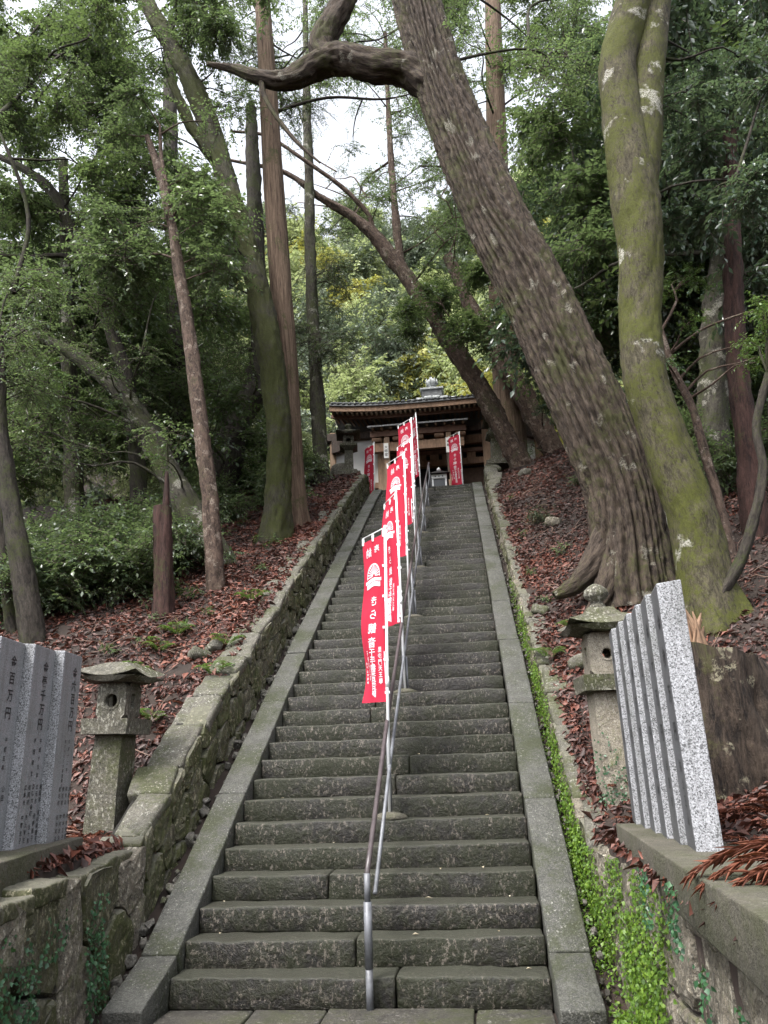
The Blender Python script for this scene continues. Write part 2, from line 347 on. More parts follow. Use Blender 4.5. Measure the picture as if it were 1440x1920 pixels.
def pipe(name, P, r, mat, parent, nseg=12, step=10.):
    P = np.asarray(P, float); r = np.ones(len(P))*r
    P2 = np.vstack([P[0], P, P[-1]]); r2 = np.concatenate([[1e-4], r, [1e-4]])
    T = np.vstack([P[0]-(P[1]-P[0])*1e-3, P, P[-1]+(P[-1]-P[-2])*1e-3])
    v, f, t = tube(T, r2, nseg); return link(name, mesh(name, v, f, mat, True, {'tc': t}), parent)

# ------------------------------------------------------------------ terrain
_LY = np.array([-40, .9, 1.3, 2.0, 2.7]); _LZ = np.array([.9, .92, 1.02, 1.72, 0]); _LZ[-1] = zn(2.7)+.52
def ground_z(X, Y):
    X, Y = np.broadcast_arrays(np.asarray(X, float), np.asarray(Y, float))
    yy = np.minimum(Y, 14.3); zl = np.where(Y < 2.7, np.interp(Y, _LY, _LZ), zn(yy)+.52)
    zr = np.maximum(.88, zn(yy)+.16)+.32*np.clip(X-1.72, 0, 9)
    z = np.where(X < 0, zl-.03*np.clip(-X-4, 0, 30), zr)
    court = np.clip((Y-15.0)/.7, 0, 1)*np.clip((7-X)/1.5, 0, 1)*np.clip((X+9)/1.5, 0, 1)
    z = z*(1-court)+(ZTOP+.03)*court
    z = z+.05*fbm(X*1.3, Y*1.3, 0*X, 3, 3)*np.clip(np.abs(X)-1.8, 0, 1)*(1-court)
    hill = np.clip(Y-25.5, 0, 42); z = z+hill*1.12+.5*fbm(X*.15, Y*.15, 0*X, 8, 2)*np.clip(hill, 0, 1)
    side = np.clip(np.abs(X)-14, 0, 60); z = z+side*.25
    inner = (X > -1.84) & (X < 1.74)
    path = np.where(Y < YTOP, np.where(Y < -.02, -.05, zn(np.minimum(Y, YTOP))-.42), ZTOP-.03)
    return np.where(inner & (Y < 15.3), path, z)
def hit(px, py):
    d = ray(px, py); t = np.linspace(4, 40, 3000)[:, None]; P = CAM+d*t; b = P[:, 2] < ground_z(P[:, 0], P[:, 1]); i = int(np.argmax(b)) if b.any() else 0; return P[i]
gx = np.unique(np.concatenate([np.linspace(-200, -16, 24), np.linspace(-15, -2, 53), [-1.9, -1.85, -1.83, -1.6, -.8, 0, .8, 1.6, 1.73, 1.75, 1.8], np.linspace(1.95, 10, 34), np.linspace(10.6, 200, 30)]))
gy = np.unique(np.concatenate([np.linspace(-200, -9, 16), np.linspace(-8, 16, 97), np.linspace(16.5, 30, 28), np.linspace(31, 75, 30), np.linspace(80, 400, 12)]))
GX, GY = np.meshgrid(gx, gy); GZ = ground_z(GX, GY)
ii = np.arange(len(gy)-1)[:, None]*len(gx)+np.arange(len(gx)-1)[None]
GF = np.stack([ii, ii+1, ii+len(gx)+1, ii+len(gx)], -1).reshape(-1, 4)
tag(link('ground', mesh('ground', np.stack([GX, GY, GZ], -1).reshape(-1, 3), GF, 'soil', True)), kind='structure')

# ------------------------------------------------------------------ stone staircase
stair = thing('stone_staircase', (0, 0, 0), 'long steep flight of dark mossy granite steps climbing to the temple', 'staircase'); stair['kind'] = 'thing'
HW = 1.25
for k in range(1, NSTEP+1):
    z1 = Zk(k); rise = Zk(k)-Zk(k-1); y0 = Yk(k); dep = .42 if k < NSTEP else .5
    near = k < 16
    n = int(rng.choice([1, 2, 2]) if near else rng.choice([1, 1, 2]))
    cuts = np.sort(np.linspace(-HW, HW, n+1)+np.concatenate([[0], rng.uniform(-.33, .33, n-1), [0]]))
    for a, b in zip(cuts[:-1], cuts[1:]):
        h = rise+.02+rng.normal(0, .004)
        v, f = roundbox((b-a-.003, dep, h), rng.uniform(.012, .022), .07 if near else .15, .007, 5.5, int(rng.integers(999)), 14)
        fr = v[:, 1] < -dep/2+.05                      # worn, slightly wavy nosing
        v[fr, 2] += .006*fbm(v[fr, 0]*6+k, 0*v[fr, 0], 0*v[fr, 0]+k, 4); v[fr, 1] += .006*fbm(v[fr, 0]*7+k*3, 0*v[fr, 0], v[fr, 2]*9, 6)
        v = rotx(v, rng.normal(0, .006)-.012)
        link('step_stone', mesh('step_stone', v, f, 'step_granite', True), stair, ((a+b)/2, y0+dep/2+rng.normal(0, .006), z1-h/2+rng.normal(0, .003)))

def curb(side, label):
    c = thing('stone_curb', (side*1.385, 0, 0), label, 'curb'); c['kind'] = 'thing'
    y = -.42
    while y < YTOP-.05:
        L = rng.uniform(1.0, 1.55); y2 = min(y+L, YTOP+.02)
        if YTOP-y2 < .5: y2 = YTOP+.02
        if y < -.2: y2 = .12
        za, zb = (zn(y) if y > -.2 else .06)+.035, zn(y2)+.035
        ln = math.hypot(y2-y, zb-za); an = math.atan2(zb-za, y2-y)
        v, f = roundbox((.262, ln-.008, .26), .012, .13, .004, 5, int(rng.integers(999)))
        v[:, 2] -= .13; v = rotx(v, an)
        link('curb_stone', mesh('curb_stone', v, f, 'curb_granite', True), c, (rng.normal(0, .004), (y+y2)/2, (za+zb)/2+rng.normal(0, .004)))
        y = y2
curb(-1, 'sloping grey granite curb along the left edge of the steps')
curb(1, 'sloping grey granite curb along the right edge of the steps')
# paving at the foot of the stairs
path = tag(link('path', mesh('path', *join([box((0, -8.02, -.075), (3.7, 16, .1))]), 'soil')), kind='structure')
for r, (ya, yb) in enumerate([(-.5, -.02), (-1.02, -.5), (-1.6, -1.02), (-2.2, -1.6), (-2.9, -2.2), (-3.6, -2.9), (-4.3, -3.6), (-5, -4.3), (-5.7, -5), (-6.4, -5.7)]):
    cuts = np.sort(np.concatenate([[-1.24], rng.uniform(-1, -.5, 1), rng.uniform(-.2, .1, 1), rng.uniform(.5, .8, 1), [1.24]]))
    for a, b in zip(cuts[:-1], cuts[1:]):
        v, f = roundbox((b-a-.012, yb-ya-.012, .1), .012, .15, .005, 4, int(rng.integers(999)))
        link('paving_stone', mesh('paving_stone', v, f, 'paving', True), path, ((a+b)/2, (ya+yb)/2, -.046+rng.normal(0, .003)))
# landing and courtyard paving
land = tag(link('courtyard', mesh('courtyard', *box((0, 20.6, ZTOP-.04), (13, 10.6, .1)), 'paving')), kind='structure')
for i in range(4):
    v, f = roundbox((.9, 1.1, .12), .01, .3, .004, 4, i); link('paving_stone', mesh('paving_stone', v, f, 'curb_granite', True), land, (-1.36+i*.91, YTOP+1.05, ZTOP-.06))

# ------------------------------------------------------------------ dry stone walls
def clip_poly(poly, p, nrm):
    out = []
    for i in range(len(poly)):
        a, b = poly[i], poly[(i+1) % len(poly)]; da, db = (a-p)@nrm, (b-p)@nrm
        if da <= 0: out.append(a)
        if da*db < 0: out.append(a+(b-a)*da/(da-db))
    return out
def cells(L, H, cw, ch, jit, r):
    pts = []
    nr = max(1, int(round(H/ch)))
    for j in range(nr):
        x = -cw*r.uniform(.2, .9)
        while x < L+cw:
            x += cw*r.uniform(.6, 1.4); pts.append((x, (j+.5+r.uniform(-jit, jit))*H/nr))
    pts = np.array(pts); res = []
    for i, p in enumerate(pts):
        poly = [np.array(q, float) for q in ((0, 0), (L, 0), (L, H), (0, H))]
        for j in np.argsort(np.linalg.norm(pts-p, axis=1))[1:14]:
            q = pts[j]; poly = clip_poly(poly, (p+q)/2, q-p)
            if len(poly) < 3: break
        if len(poly) >= 3: res.append(np.array(poly))
    return res
def wall(name, label, side, Y0, Y1, fz0, fz1, fx, cw, ch, mat, seed, H):
    r = np.random.default_rng(seed); w = thing(name, (fx(0, 0), Y0, 0), label, 'stone wall'); w['kind'] = 'thing'; base = np.array([fx(0, 0), Y0, 0])
    def m3(s, h, out):
        Y = Y0+s; t = h/H; z = fz0(Y)*(1-t)+fz1(Y)*t
        return np.stack([fx(Y, t)-side*out, Y, z], -1)-base
    for P in cells(Y1-Y0, H, cw, ch, .28, r):
        c = P.mean(0); size = np.abs(P-c).max(0)
        if min(size) < .03: continue
        Q = []
        for i in range(len(P)):                               # round and roughen the outline
            a, b = P[i], P[(i+1) % len(P)]; e = np.linalg.norm(b-a)
            if e < .02: continue
            Q += [a+(b-a)*.16, a+(b-a)*.5+r.normal(0, .022*e, 2), a+(b-a)*.84]
        Q = np.array(Q)
        if len(Q) < 5: continue
        Q = c+(Q-c)*(1-.011/np.maximum(np.linalg.norm(Q-c, axis=1, keepdims=True), .05)); n = len(Q); bul = r.uniform(.006, .03); tilt = r.normal(0, .06, 2)
        rings = []
        for sc, o in ((1., -.22), (1., -.012), (.965, .6*bul), (.78, .95*bul), (.42, bul)):
            q = c+(Q-c)*sc; oo = o+((q-c)@tilt if o > -.1 else 0)+(r.normal(0, .008, n) if o > 0 else 0); rings.append(m3(q[:, 0], q[:, 1], oo))
        V = np.concatenate(rings+[m3(c[:1], c[1:], np.array([bul]))]); F = []
        for k_ in range(4):
            for i in range(n):
                j = (i+1) % n; F.append([k_*n+i, k_*n+j, (k_+1)*n+j, (k_+1)*n+i][::-side])
        F += [[4*n+i, 4*n+(i+1) % n, 5*n][::-side] for i in range(n)]
        o3 = V.mean(0); link('stone', mesh('stone', V-o3, F, mat(Y0+c[0], r) if callable(mat) else mat, False), w, o3)
    ys = np.linspace(Y0+.01, Y1-.01, 60); V = []
    for y in ys:
        for t in (0, .97):
            V.append([fx(y, t)+side*.07, y, fz0(y)*(1-t)+fz1(y)*t])
        V.append([fx(y, 1)+side*.3, y, fz1(y)-.03])
    F = [[3*i+a, 3*i+3+a, 3*i+4+a, 3*i+1+a] for i in range(59) for a in (0, 1)]
    link('backing', mesh('backing', np.array(V)-base, F, 'mortar'), w)
    return w
LT = lambda Y: np.maximum(.87, zn(np.minimum(Y, 14.6))+np.interp(Y, [0, .8, 2, 4, 30], [.46, .48, .59, .53, .53])+np.maximum(0, np.asarray(Y)-YTOP)*.2)
LB = lambda Y: np.maximum(-.05, zn(np.minimum(Y, YTOP))-.34)
RTp = lambda Y: np.maximum(.84, zn(np.minimum(Y, 14.6))+np.interp(Y, [0, 1, 12.5, 14.2, 15], [.2, .17, .2, .55, .6]))
RBt = lambda Y: np.maximum(-.05, zn(np.minimum(Y, YTOP))-.4)
fxl = lambda Y, t: -1.665-.06*t+(.10*np.clip(-np.asarray(Y)-.2, 0, 1.6))
fxr = lambda Y, t: 1.605+.05*t+.10*np.clip((.9-np.asarray(Y))/.9, 0, 1)
wl_front = wall('retaining_wall', 'low wall of big mossy stones carrying the left stone tablets', -1, -4.2, .55, LB, LT, fxl, .5, .4, lambda y, r: 'wall_stone' if r.random() < .55 else 'wall_stone_pale', 11, .9)
wl_up = wall('retaining_wall', 'mossy dry stone wall climbing along the left of the steps', -1, .55, 14.7, LB, LT, fxl, .36, .3, 'wall_stone', 12, .82)
wr_front = wall('retaining_wall', 'rough pale grained stone wall under the concrete plinth of the right tablets', 1, -4.4, .75, RBt, RTp, fxr, .42, .5, 'wall_stone_pale', 13, .9)
wr_up = wall('retaining_wall', 'dry stone wall climbing along the right of the steps', 1, .75, 14.6, RBt, RTp, fxr, .34, .28, lambda y, r: 'wall_stone' if r.random() < .7 else 'wall_stone_pale', 14, .57)
def caps(w, side, Y0, Y1, ft, fx, wd, seed, mat, rough, bev=.028):
    r = np.random.default_rng(seed); y = Y0; b = np.array(w.location)
    while y < Y1:
        L = r.uniform(.28, .62); y2 = min(Y1, y+L); za, zb = ft(y), ft(y2); an = math.atan2(zb-za, y2-y); ln = math.hypot(y2-y, zb-za); ww = wd*r.uniform(.75, 1.3); th = r.uniform(.09, .15)
        v, f = roundbox((ww, ln-.012, th), bev, .08, rough, 6, int(r.integers(999)), 6)
        v[:, 2] -= th*.42; v[:, 0] += ww/2*side; v = rotz(rotx(v, an+r.normal(0, .04)), r.normal(0, .07))
        link('cap_stone', mesh('cap_stone', v, f, mat, True), w, np.array([float(fx(y, 1))-side*r.uniform(-.01, .03), (y+y2)/2, (za+zb)/2+r.normal(0, .01)])-b); y = y2
caps(wl_front, -1, -4.2, .55, LT, fxl, .3, 21, 'wall_stone', .02, .016)
caps(wl_up, -1, .55, 14.7, LT, fxl, .34, 22, 'cap_stone', .014)
caps(wr_up, 1, .75, 14.6, RTp, fxr, .36, 23, 'cap_stone', .016)
caps(wr_front, 1, -4.4, .75, RTp, fxr, .22, 24, 'wall_stone_pale', .014)
# rubble in the gutters beside the curbs
for side, xa, xb, n, lab in ((-1, -1.53, -1.65, 130, 'left'), (1, 1.535, 1.6, 90, 'right')):
    gut = tag(link('gutter', mesh('gutter', *join([box((side*1.6, -2.5, -.06), (.3, 5, .1))]), 'soil')), kind='structure')
    V = []; ys = np.linspace(-.4, YTOP, 60)
    for y in ys: V += [[side*1.48, y, zn(y)-.16], [side*1.8, y, zn(y)-.13]]
    link('gutter_bed', mesh('gutter_bed', V, [[2*i, 2*i+2, 2*i+3, 2*i+1] for i in range(59)], 'soil'), gut)
    pool = []
    for i in range(8):
        v, f = roundbox((rng.uniform(.7, 1.3), rng.uniform(.7, 1.4), rng.uniform(.5, .9)), .12, .4, .2, 1.7, i+60, 3); pool.append(mesh('rubble_stone', v, f, 'rubble', True))
    for i in range(n):
        y = rng.uniform(-.3, YTOP)*(rng.uniform(.3, 1)); s = rng.uniform(.025, .075)*(1. if side < 0 else .7)
        link('rubble_stone', pool[int(rng.integers(8))], gut, (rng.uniform(min(xa, xb), max(xa, xb)), y, zn(y)-.12+s*.35), tuple(rng.uniform(0, 6, 3)), s)
print('structure done')

# ------------------------------------------------------------------ writing
_G = {}
def glyph(ch):
    """outline of one character as flat mesh, centred, about 1 unit high"""
    if ch not in _G:
        cu = bpy.data.curves.new('glyph', 'FONT'); cu.body = ch; cu.resolution_u = 2; cu.fill_mode = 'FRONT'
        try: cu.offset = .011
        except Exception: pass
        ob = bpy.data.objects.new('glyph', cu); COL.objects.link(ob)
        dg = bpy.context.evaluated_depsgraph_get(); me = bpy.data.meshes.new_from_object(ob.evaluated_get(dg))
        V = np.array([v.co[:2] for v in me.vertices]).reshape(-1, 2); F = [list(p.vertices) for p in me.polygons]
        bpy.data.objects.remove(ob); bpy.data.curves.remove(cu); bpy.data.meshes.remove(me)
        if len(V): V = V-(V.max(0)+V.min(0))/2
        _G[ch] = (V, F)
    return _G[ch]
def column(text, x, y, size, pitch, mirror=False):
    """vertical line of writing: list of (verts2d, faces); y runs downwards from the top"""
    out = []
    for i, ch in enumerate(text):
        if ch == ' ': continue
        V, F = glyph(ch)
        if len(V): out.append((V*[size*(-1 if mirror else 1), size]+[x, y-i*pitch], F))
    return out
def flat_join(lst):
    V, F, o = [], [], 0
    for v, f in lst: V.append(v); F += [[i+o for i in q] for q in f]; o += len(v)
    return np.concatenate(V), F

# ------------------------------------------------------------------ donation tablets
def tablets(side, base_pts, near, L, H, T, texts, labels, plinth_label):
    (xa, ya), (xb, yb) = base_pts                                         # far and near end of the plinth front
    dx, dy = xb-xa, yb-ya; ln = math.hypot(dx, dy); an = math.atan2(dy, dx); pw = .5
    v, f = roundbox((ln, pw, .22), .008, .12, .003, 4, 77, 30); v = rotz(v, an)
    nx, ny = -math.sin(an), math.cos(an)
    if nx*side < 0: nx, ny = -nx, -ny
    tag(link('concrete_plinth', mesh('concrete_plinth', v, f, 'concrete', True), None, ((xa+xb)/2+nx*pw/2, (ya+yb)/2+ny*pw/2, .93)), plinth_label, 'plinth')
    for i, (x, y) in enumerate(near):
        o = thing('stone_tablet', (x, y, 1.035), labels[i], 'stone tablet', 'donation tablets on the left plinth' if side < 0 else 'donation tablets on the right plinth', rotz=-side*rad(6.5 if side > 0 else 8))
        V, F = roundbox((T, L, H), .006, 9.); V = V+[side*T/2, L/2, H/2]; V[:, 2] -= np.where(V[:, 2] > H*.9, .012*(V[:, 0]*side < .02), 0); fm = [0 if max(abs(V[q][0]) for q in f_) < 1e-4 else 1 for f_ in F]
        link('slab', mesh('slab', V, F, ['tablet_polished' if side < 0 else 'tablet_polished_shaded', 'tablet_flamed'], False, None, fm), o)
        g = []
        for (tx, u, top, size, pitch) in texts[i % len(texts)]: g += column(tx, u, top*.92, size, pitch*.92)
        v2, f2 = flat_join(g)
        V3 = np.stack([np.full(len(v2), -side*.0025), L/2-side*v2[:, 0], H+v2[:, 1]], 1)
        tag(link('inscription', mesh('inscription', V3, f2, 'ink'), o), kind='stuff')
TL = [
 [('金六百万円', .05, -.16, .085, .105), ('平成十二年', .06, -.70, .032, .052), ('第三十七番大師堂建立', -.01, -.70, .026, .036), ('大阪市 中村秀昭', .15, -1.05, .036, .05), ('柳井市 岡本正子', .09, -1.05, .036, .05), ('東京都 中村忠良', .03, -1.05, .036, .05), ('熊毛町 弘中邦夫', -.03, -1.05, .036, .05)],
 [('金壱千万円', .03, -.16, .085, .105), ('平成十九年', .07, -.70, .036, .06), ('屋根建立', -.02, -.70, .036, .075), ('岩国市 浜川美恵子', .15, -1.02, .036, .045), ('廿日市 河野節子', .09, -1.02, .036, .05), ('周防大島町 五十嵐', .03, -1.02, .036, .045), ('岩国市 井上幸生', -.03, -1.02, .036, .05), ('広島市 中岡光子', -.09, -1.02, .036, .05)],
 [('金百万円', .03, -.16, .085, .12), ('平成五年', .05, -.70, .036, .06), ('岡崎', -.02, -1.02, .04, .06), ('山田', .09, -1.02, .04, .06)]]
tablets(-1, ((-2.01, .15), (-1.66, -1.75)), [(-2.045, -.29), (-2.06, -.65), (-2.075, -1.01), (-2.09, -1.37)], .35, 1.31, .2, [TL[0], TL[1], TL[2], TL[2]],
        ['grey granite tablet inscribed 金六百万円, the one next to the left lantern', 'grey granite tablet inscribed 金壱千万円, second from the left lantern',
         'grey granite tablet inscribed 金百万円, cut by the left edge of the photo', 'grey granite tablet in front of the left row, out at the photo edge'],
        'mossy concrete plinth under the left granite tablets')
TR = [[('金五万円', .04, -.22, .1, .2), ('山本', .04, -1.05, .07, .1)], [('金十万円', .04, -.22, .1, .2), ('岩国市', .04, -1.0, .06, .1)], [('金参万円', .04, -.22, .1, .2), ('村上正人', .04, -1.0, .06, .09)]]
_ord = ['farthest of the six, beside the right lantern', 'second from the right lantern', 'third from the right lantern', 'fourth from the right lantern', 'fifth from the right lantern', 'nearest of the six, its whole bright end showing']
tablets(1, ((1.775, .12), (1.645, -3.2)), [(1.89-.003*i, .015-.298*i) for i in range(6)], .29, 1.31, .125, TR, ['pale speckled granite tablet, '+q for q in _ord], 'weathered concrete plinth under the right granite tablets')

# ------------------------------------------------------------------ stone lanterns
def frustum(w0, w1, h, z=0., d0=None, d1=None, sub=4, sag=0., lift=0., amp=.004, seed=0):
    """square block from half-width w0 (bottom) to w1 (top), subdivided and weathered"""
    n = sub; t = np.linspace(-1, 1, n+1); rows = max(2, int(h/.07)+1); V, F = [], []
    per = [(x, -1) for x in t[:-1]]+[(1, y) for y in t[:-1]]+[(x, 1) for x in t[::-1][:-1]]+[(-1, y) for y in t[::-1][:-1]]
    m = len(per)
    for r in range(rows):
        s = r/(rows-1); w = w0*(1-s)+w1*s-sag*math.sin(math.pi*s)
        for (x, y) in per: V.append((x*w, y*w, z+h*s+lift*(abs(x*y)**2)*(1-s)))
    for r in range(rows-1):
        for i in range(m): j = (i+1) % m; F.append([r*m+i, r*m+j, (r+1)*m+j, (r+1)*m+i])
    F.append(list(range(m))[::-1]); F.append([(rows-1)*m+i for i in range(m)])
    V = np.array(V); P = V*9+seed
    return V+amp*np.stack([noise(P[:, 0], P[:, 1], P[:, 2], seed), noise(P[:, 1], P[:, 2], P[:, 0], seed+3), .6*noise(P[:, 2], P[:, 0], P[:, 1], seed+6)], 1), F
def lathe(prof, n=20, z=0.):
    V = [(r*math.cos(2*math.pi*i/n), r*math.sin(2*math.pi*i/n), z+h) for r, h in prof for i in range(n)]; F = []
    for k_ in range(len(prof)-1):
        for i in range(n): j = (i+1) % n; F.append([k_*n+i, k_*n+j, (k_+1)*n+j, (k_+1)*n+i])
    F += [list(range(n))[::-1], [(len(prof)-1)*n+i for i in range(n)]]
    return np.array(V), F
def holed(w, h, t, r, rectw=None, recth=None, n=24):
    """panel (x-z plane, thickness t along y) with a real opening, round or rectangular"""
    V, F = [], []
    for y in (-t/2, t/2):
        for i in range(n):
            a = 2*math.pi*(i+.5)/n; c, s_ = math.cos(a), math.sin(a); q = 1/max(abs(c), abs(s_)); V.append((c*q*w/2, y, s_*q*h/2))
        for i in range(n):
            a = 2*math.pi*(i+.5)/n; c, s_ = math.cos(a), math.sin(a)
            if rectw: q = 1/max(abs(c), abs(s_)); V.append((c*q*rectw/2, y, s_*q*recth/2))
            else: V.append((c*r, y, s_*r))
    for i in range(n):
        j = (i+1) % n
        F += [[i, j, n+j, n+i], [2*n+j, 2*n+i, 3*n+i, 3*n+j], [n+i, n+j, 3*n+j, 3*n+i], [j, i, 2*n+i, 2*n+j]]
    return np.array(V), F
def lantern(loc, label, mats, rz=0., post=(.2, .19, .95), knob=True, roofw=.44, plat=.31, fire=(.19, .36), hole=.07, base=False, boxy=False, tilt=0., roof_h=.17):
    o = thing('stone_lantern', loc, label, 'stone lantern', rotz=rz); o.rotation_euler = (0, tilt, rz)
    z = -.12
    if base:
        v, f = frustum(.34, .33, .12, 0, seed=2); link('base', mesh('base', v, f, mats[0]), o)
        v, f = frustum(.27, .23, .09, .12, seed=3); link('base', mesh('base', v, f, mats[0]), o); z = .2
    v, f = frustum(post[0], post[1], post[2]-z, z, seed=5, amp=.006); link('post', mesh('post', v, f, mats[1]), o); z = post[2]
    ph = .13
    if boxy: v1, f1 = frustum(post[1]*.98, plat, ph*.8, z, seed=8); v2, f2 = frustum(plat, plat, ph*.5, z+ph*.8+.001, seed=9); v, f = join([(v1, f1), (v2, f2)]); ph *= 1.3
    else: v, f = frustum(plat*.97, plat, ph, z, seed=8)
    link('platform', mesh('platform', v, f, mats[2]), o); z += ph
    w, h = fire[0]*2, fire[1]; t = .055; parts = []
    for a in range(4):
        wd = w if a % 2 == 0 else w-2*t-.002
        if hole and a % 2 == 0: v, f = holed(wd, h, t, hole)
        else: v, f = holed(wd, h, t, 0, wd*.42, h*.4)
        v = np.asarray(v)+[0, -w/2+t/2, z+h/2]; parts.append((rotz(v, a*math.pi/2), f))
    if hole:
        for y in (-w/2-.006,):
            nn = 28; V = [((hole+.008+.014*q)*math.cos(2*math.pi*i/nn), y+.012*e, z+h/2+(hole+.008+.014*q)*math.sin(2*math.pi*i/nn)) for e in (0, 1) for q in (0, 1) for i in range(nn)]
            F = []
            for i in range(nn):
                j = (i+1) % nn; F += [[i, j, nn+j, nn+i], [nn+i, nn+j, 3*nn+j, 3*nn+i], [j, i, 2*nn+i, 2*nn+j]]
            parts.append((np.array(V), F))
    v, f = join(parts); link('fire_box', mesh('fire_box', v, f, mats[3]), o); z += h
    v1, f1 = frustum(roofw*.9, roofw, .05, z, lift=.05, seed=11, sub=8); v2, f2 = frustum(roofw*.995, .1, roof_h, z+.051, sag=.055, lift=.05, seed=12, sub=8, amp=.006)
    link('roof', mesh('roof', *join([(v1, f1), (v2, f2)]), mats[4]), o); z += .05+roof_h
    if knob:
        v, f = lathe([(.075, -.01), (.07, .03), (.05, .05), (.055, .065), (.098, .1), (.11, .135), (.098, .17), (.06, .205), (.02, .225), (.002, .23)], 20, z); link('finial', mesh('finial', v, f, mats[4], True), o)
    return o
ls = 'lantern_stone'; lp = 'lantern_pale'
lantern((-2.3, 1.1, .95), 'mossy stone lantern with a round window and no finial, beside the left tablets', [ls]*5, rz=rad(-4), post=(.145, .125, .84), knob=False, roofw=.285, plat=.22, fire=(.135, .31), hole=.058, tilt=rad(1.5), roof_h=.13)
lantern((2.02, 1.22, 1.12), 'pale stone lantern with onion finial half hidden behind the right tablets', [lp, lp, ls, lp, ls], rz=rad(3), post=(.155, .15, .86), roofw=.315, plat=.24, fire=(.15, .36), hole=.042, roof_h=.17)
lantern((-2.28, 14.75, 9.32), 'dark stone lantern at the top of the stairs, left side before the white wall', [ls]*5, rz=rad(8), post=(.14, .12, .85), roofw=.36, plat=.26, fire=(.16, .3), hole=0, base=True, boxy=True, roof_h=.16)
lantern((2.02, 14.7, 9.3), 'stone lantern at the top of the stairs, right side under the leaning trunk', [ls]*5, rz=rad(5), post=(.15, .13, .85), roofw=.32, plat=.25, fire=(.16, .3), hole=0, base=True, boxy=True, roof_h=.16)
# round-topped boulder behind the upper left lantern
v, f = roundbox((.55, .4, .8), .22, .12, .04, 3, 5, 6); tag(link('boulder', mesh('boulder', v, f, 'lantern_stone', True), None, (-2.62, 15.1, 9.55)), 'rounded mossy upright stone behind the upper left lantern', 'boulder')

# ------------------------------------------------------------------ handrail
RX = .1
rail = thing('handrail', (RX, 0, 0), 'twin pipe handrail running up the middle of the steps', 'handrail')
rp = lambda k, h: (0, Yk(k)+.13, Zk(k)+h)
ks = [6, 13, 20, 27, 34, 41, 48]
pipe('rail', [(0, -.06, .78)]+[(0, .12, .90)]+[rp(k, .82) for k in ks]+[(0, Yk(49)+.4, ZTOP+.86)], .019, 'rail_brown', rail)
pipe('rail', [(.01, .25, .62)]+[(.01, Yk(k)+.13, Zk(k)+.44) for k in ks]+[(0.01, Yk(49)+.3, ZTOP+.46)], .016, 'galvanised', rail)
pipe('end_post', [(0, -.06, -.02), (0, -.06, .24)], .024, 'galvanised', rail); pipe('sleeve', [(0, -.06, .235), (0, -.06, .62)], .027, 'galvanised', rail); pipe('end_post', [(0, -.06, .6), (0, -.06, .79)], .021, 'galvanised', rail)
v, f = lathe([(.16, 0), (.14, .03), (.09, .05), (.03, .06)], 14)
mound = mesh('footing', v*[1, .7, 1], f, 'concrete', True)
for i, k_ in enumerate(ks):
    pipe('post', [rp(k_, -.02), rp(k_, .81)], .019, 'galvanised', rail)
    if i: pipe('stay', [(.035, Yk(k_)+.15, Zk(k_)-.02), (.03, Yk(k_)+.14, Zk(k_)+.42)], .014, 'galvanised', rail)
    link('footing', mound, rail, (0, Yk(k_)+.12, Zk(k_)-.004))

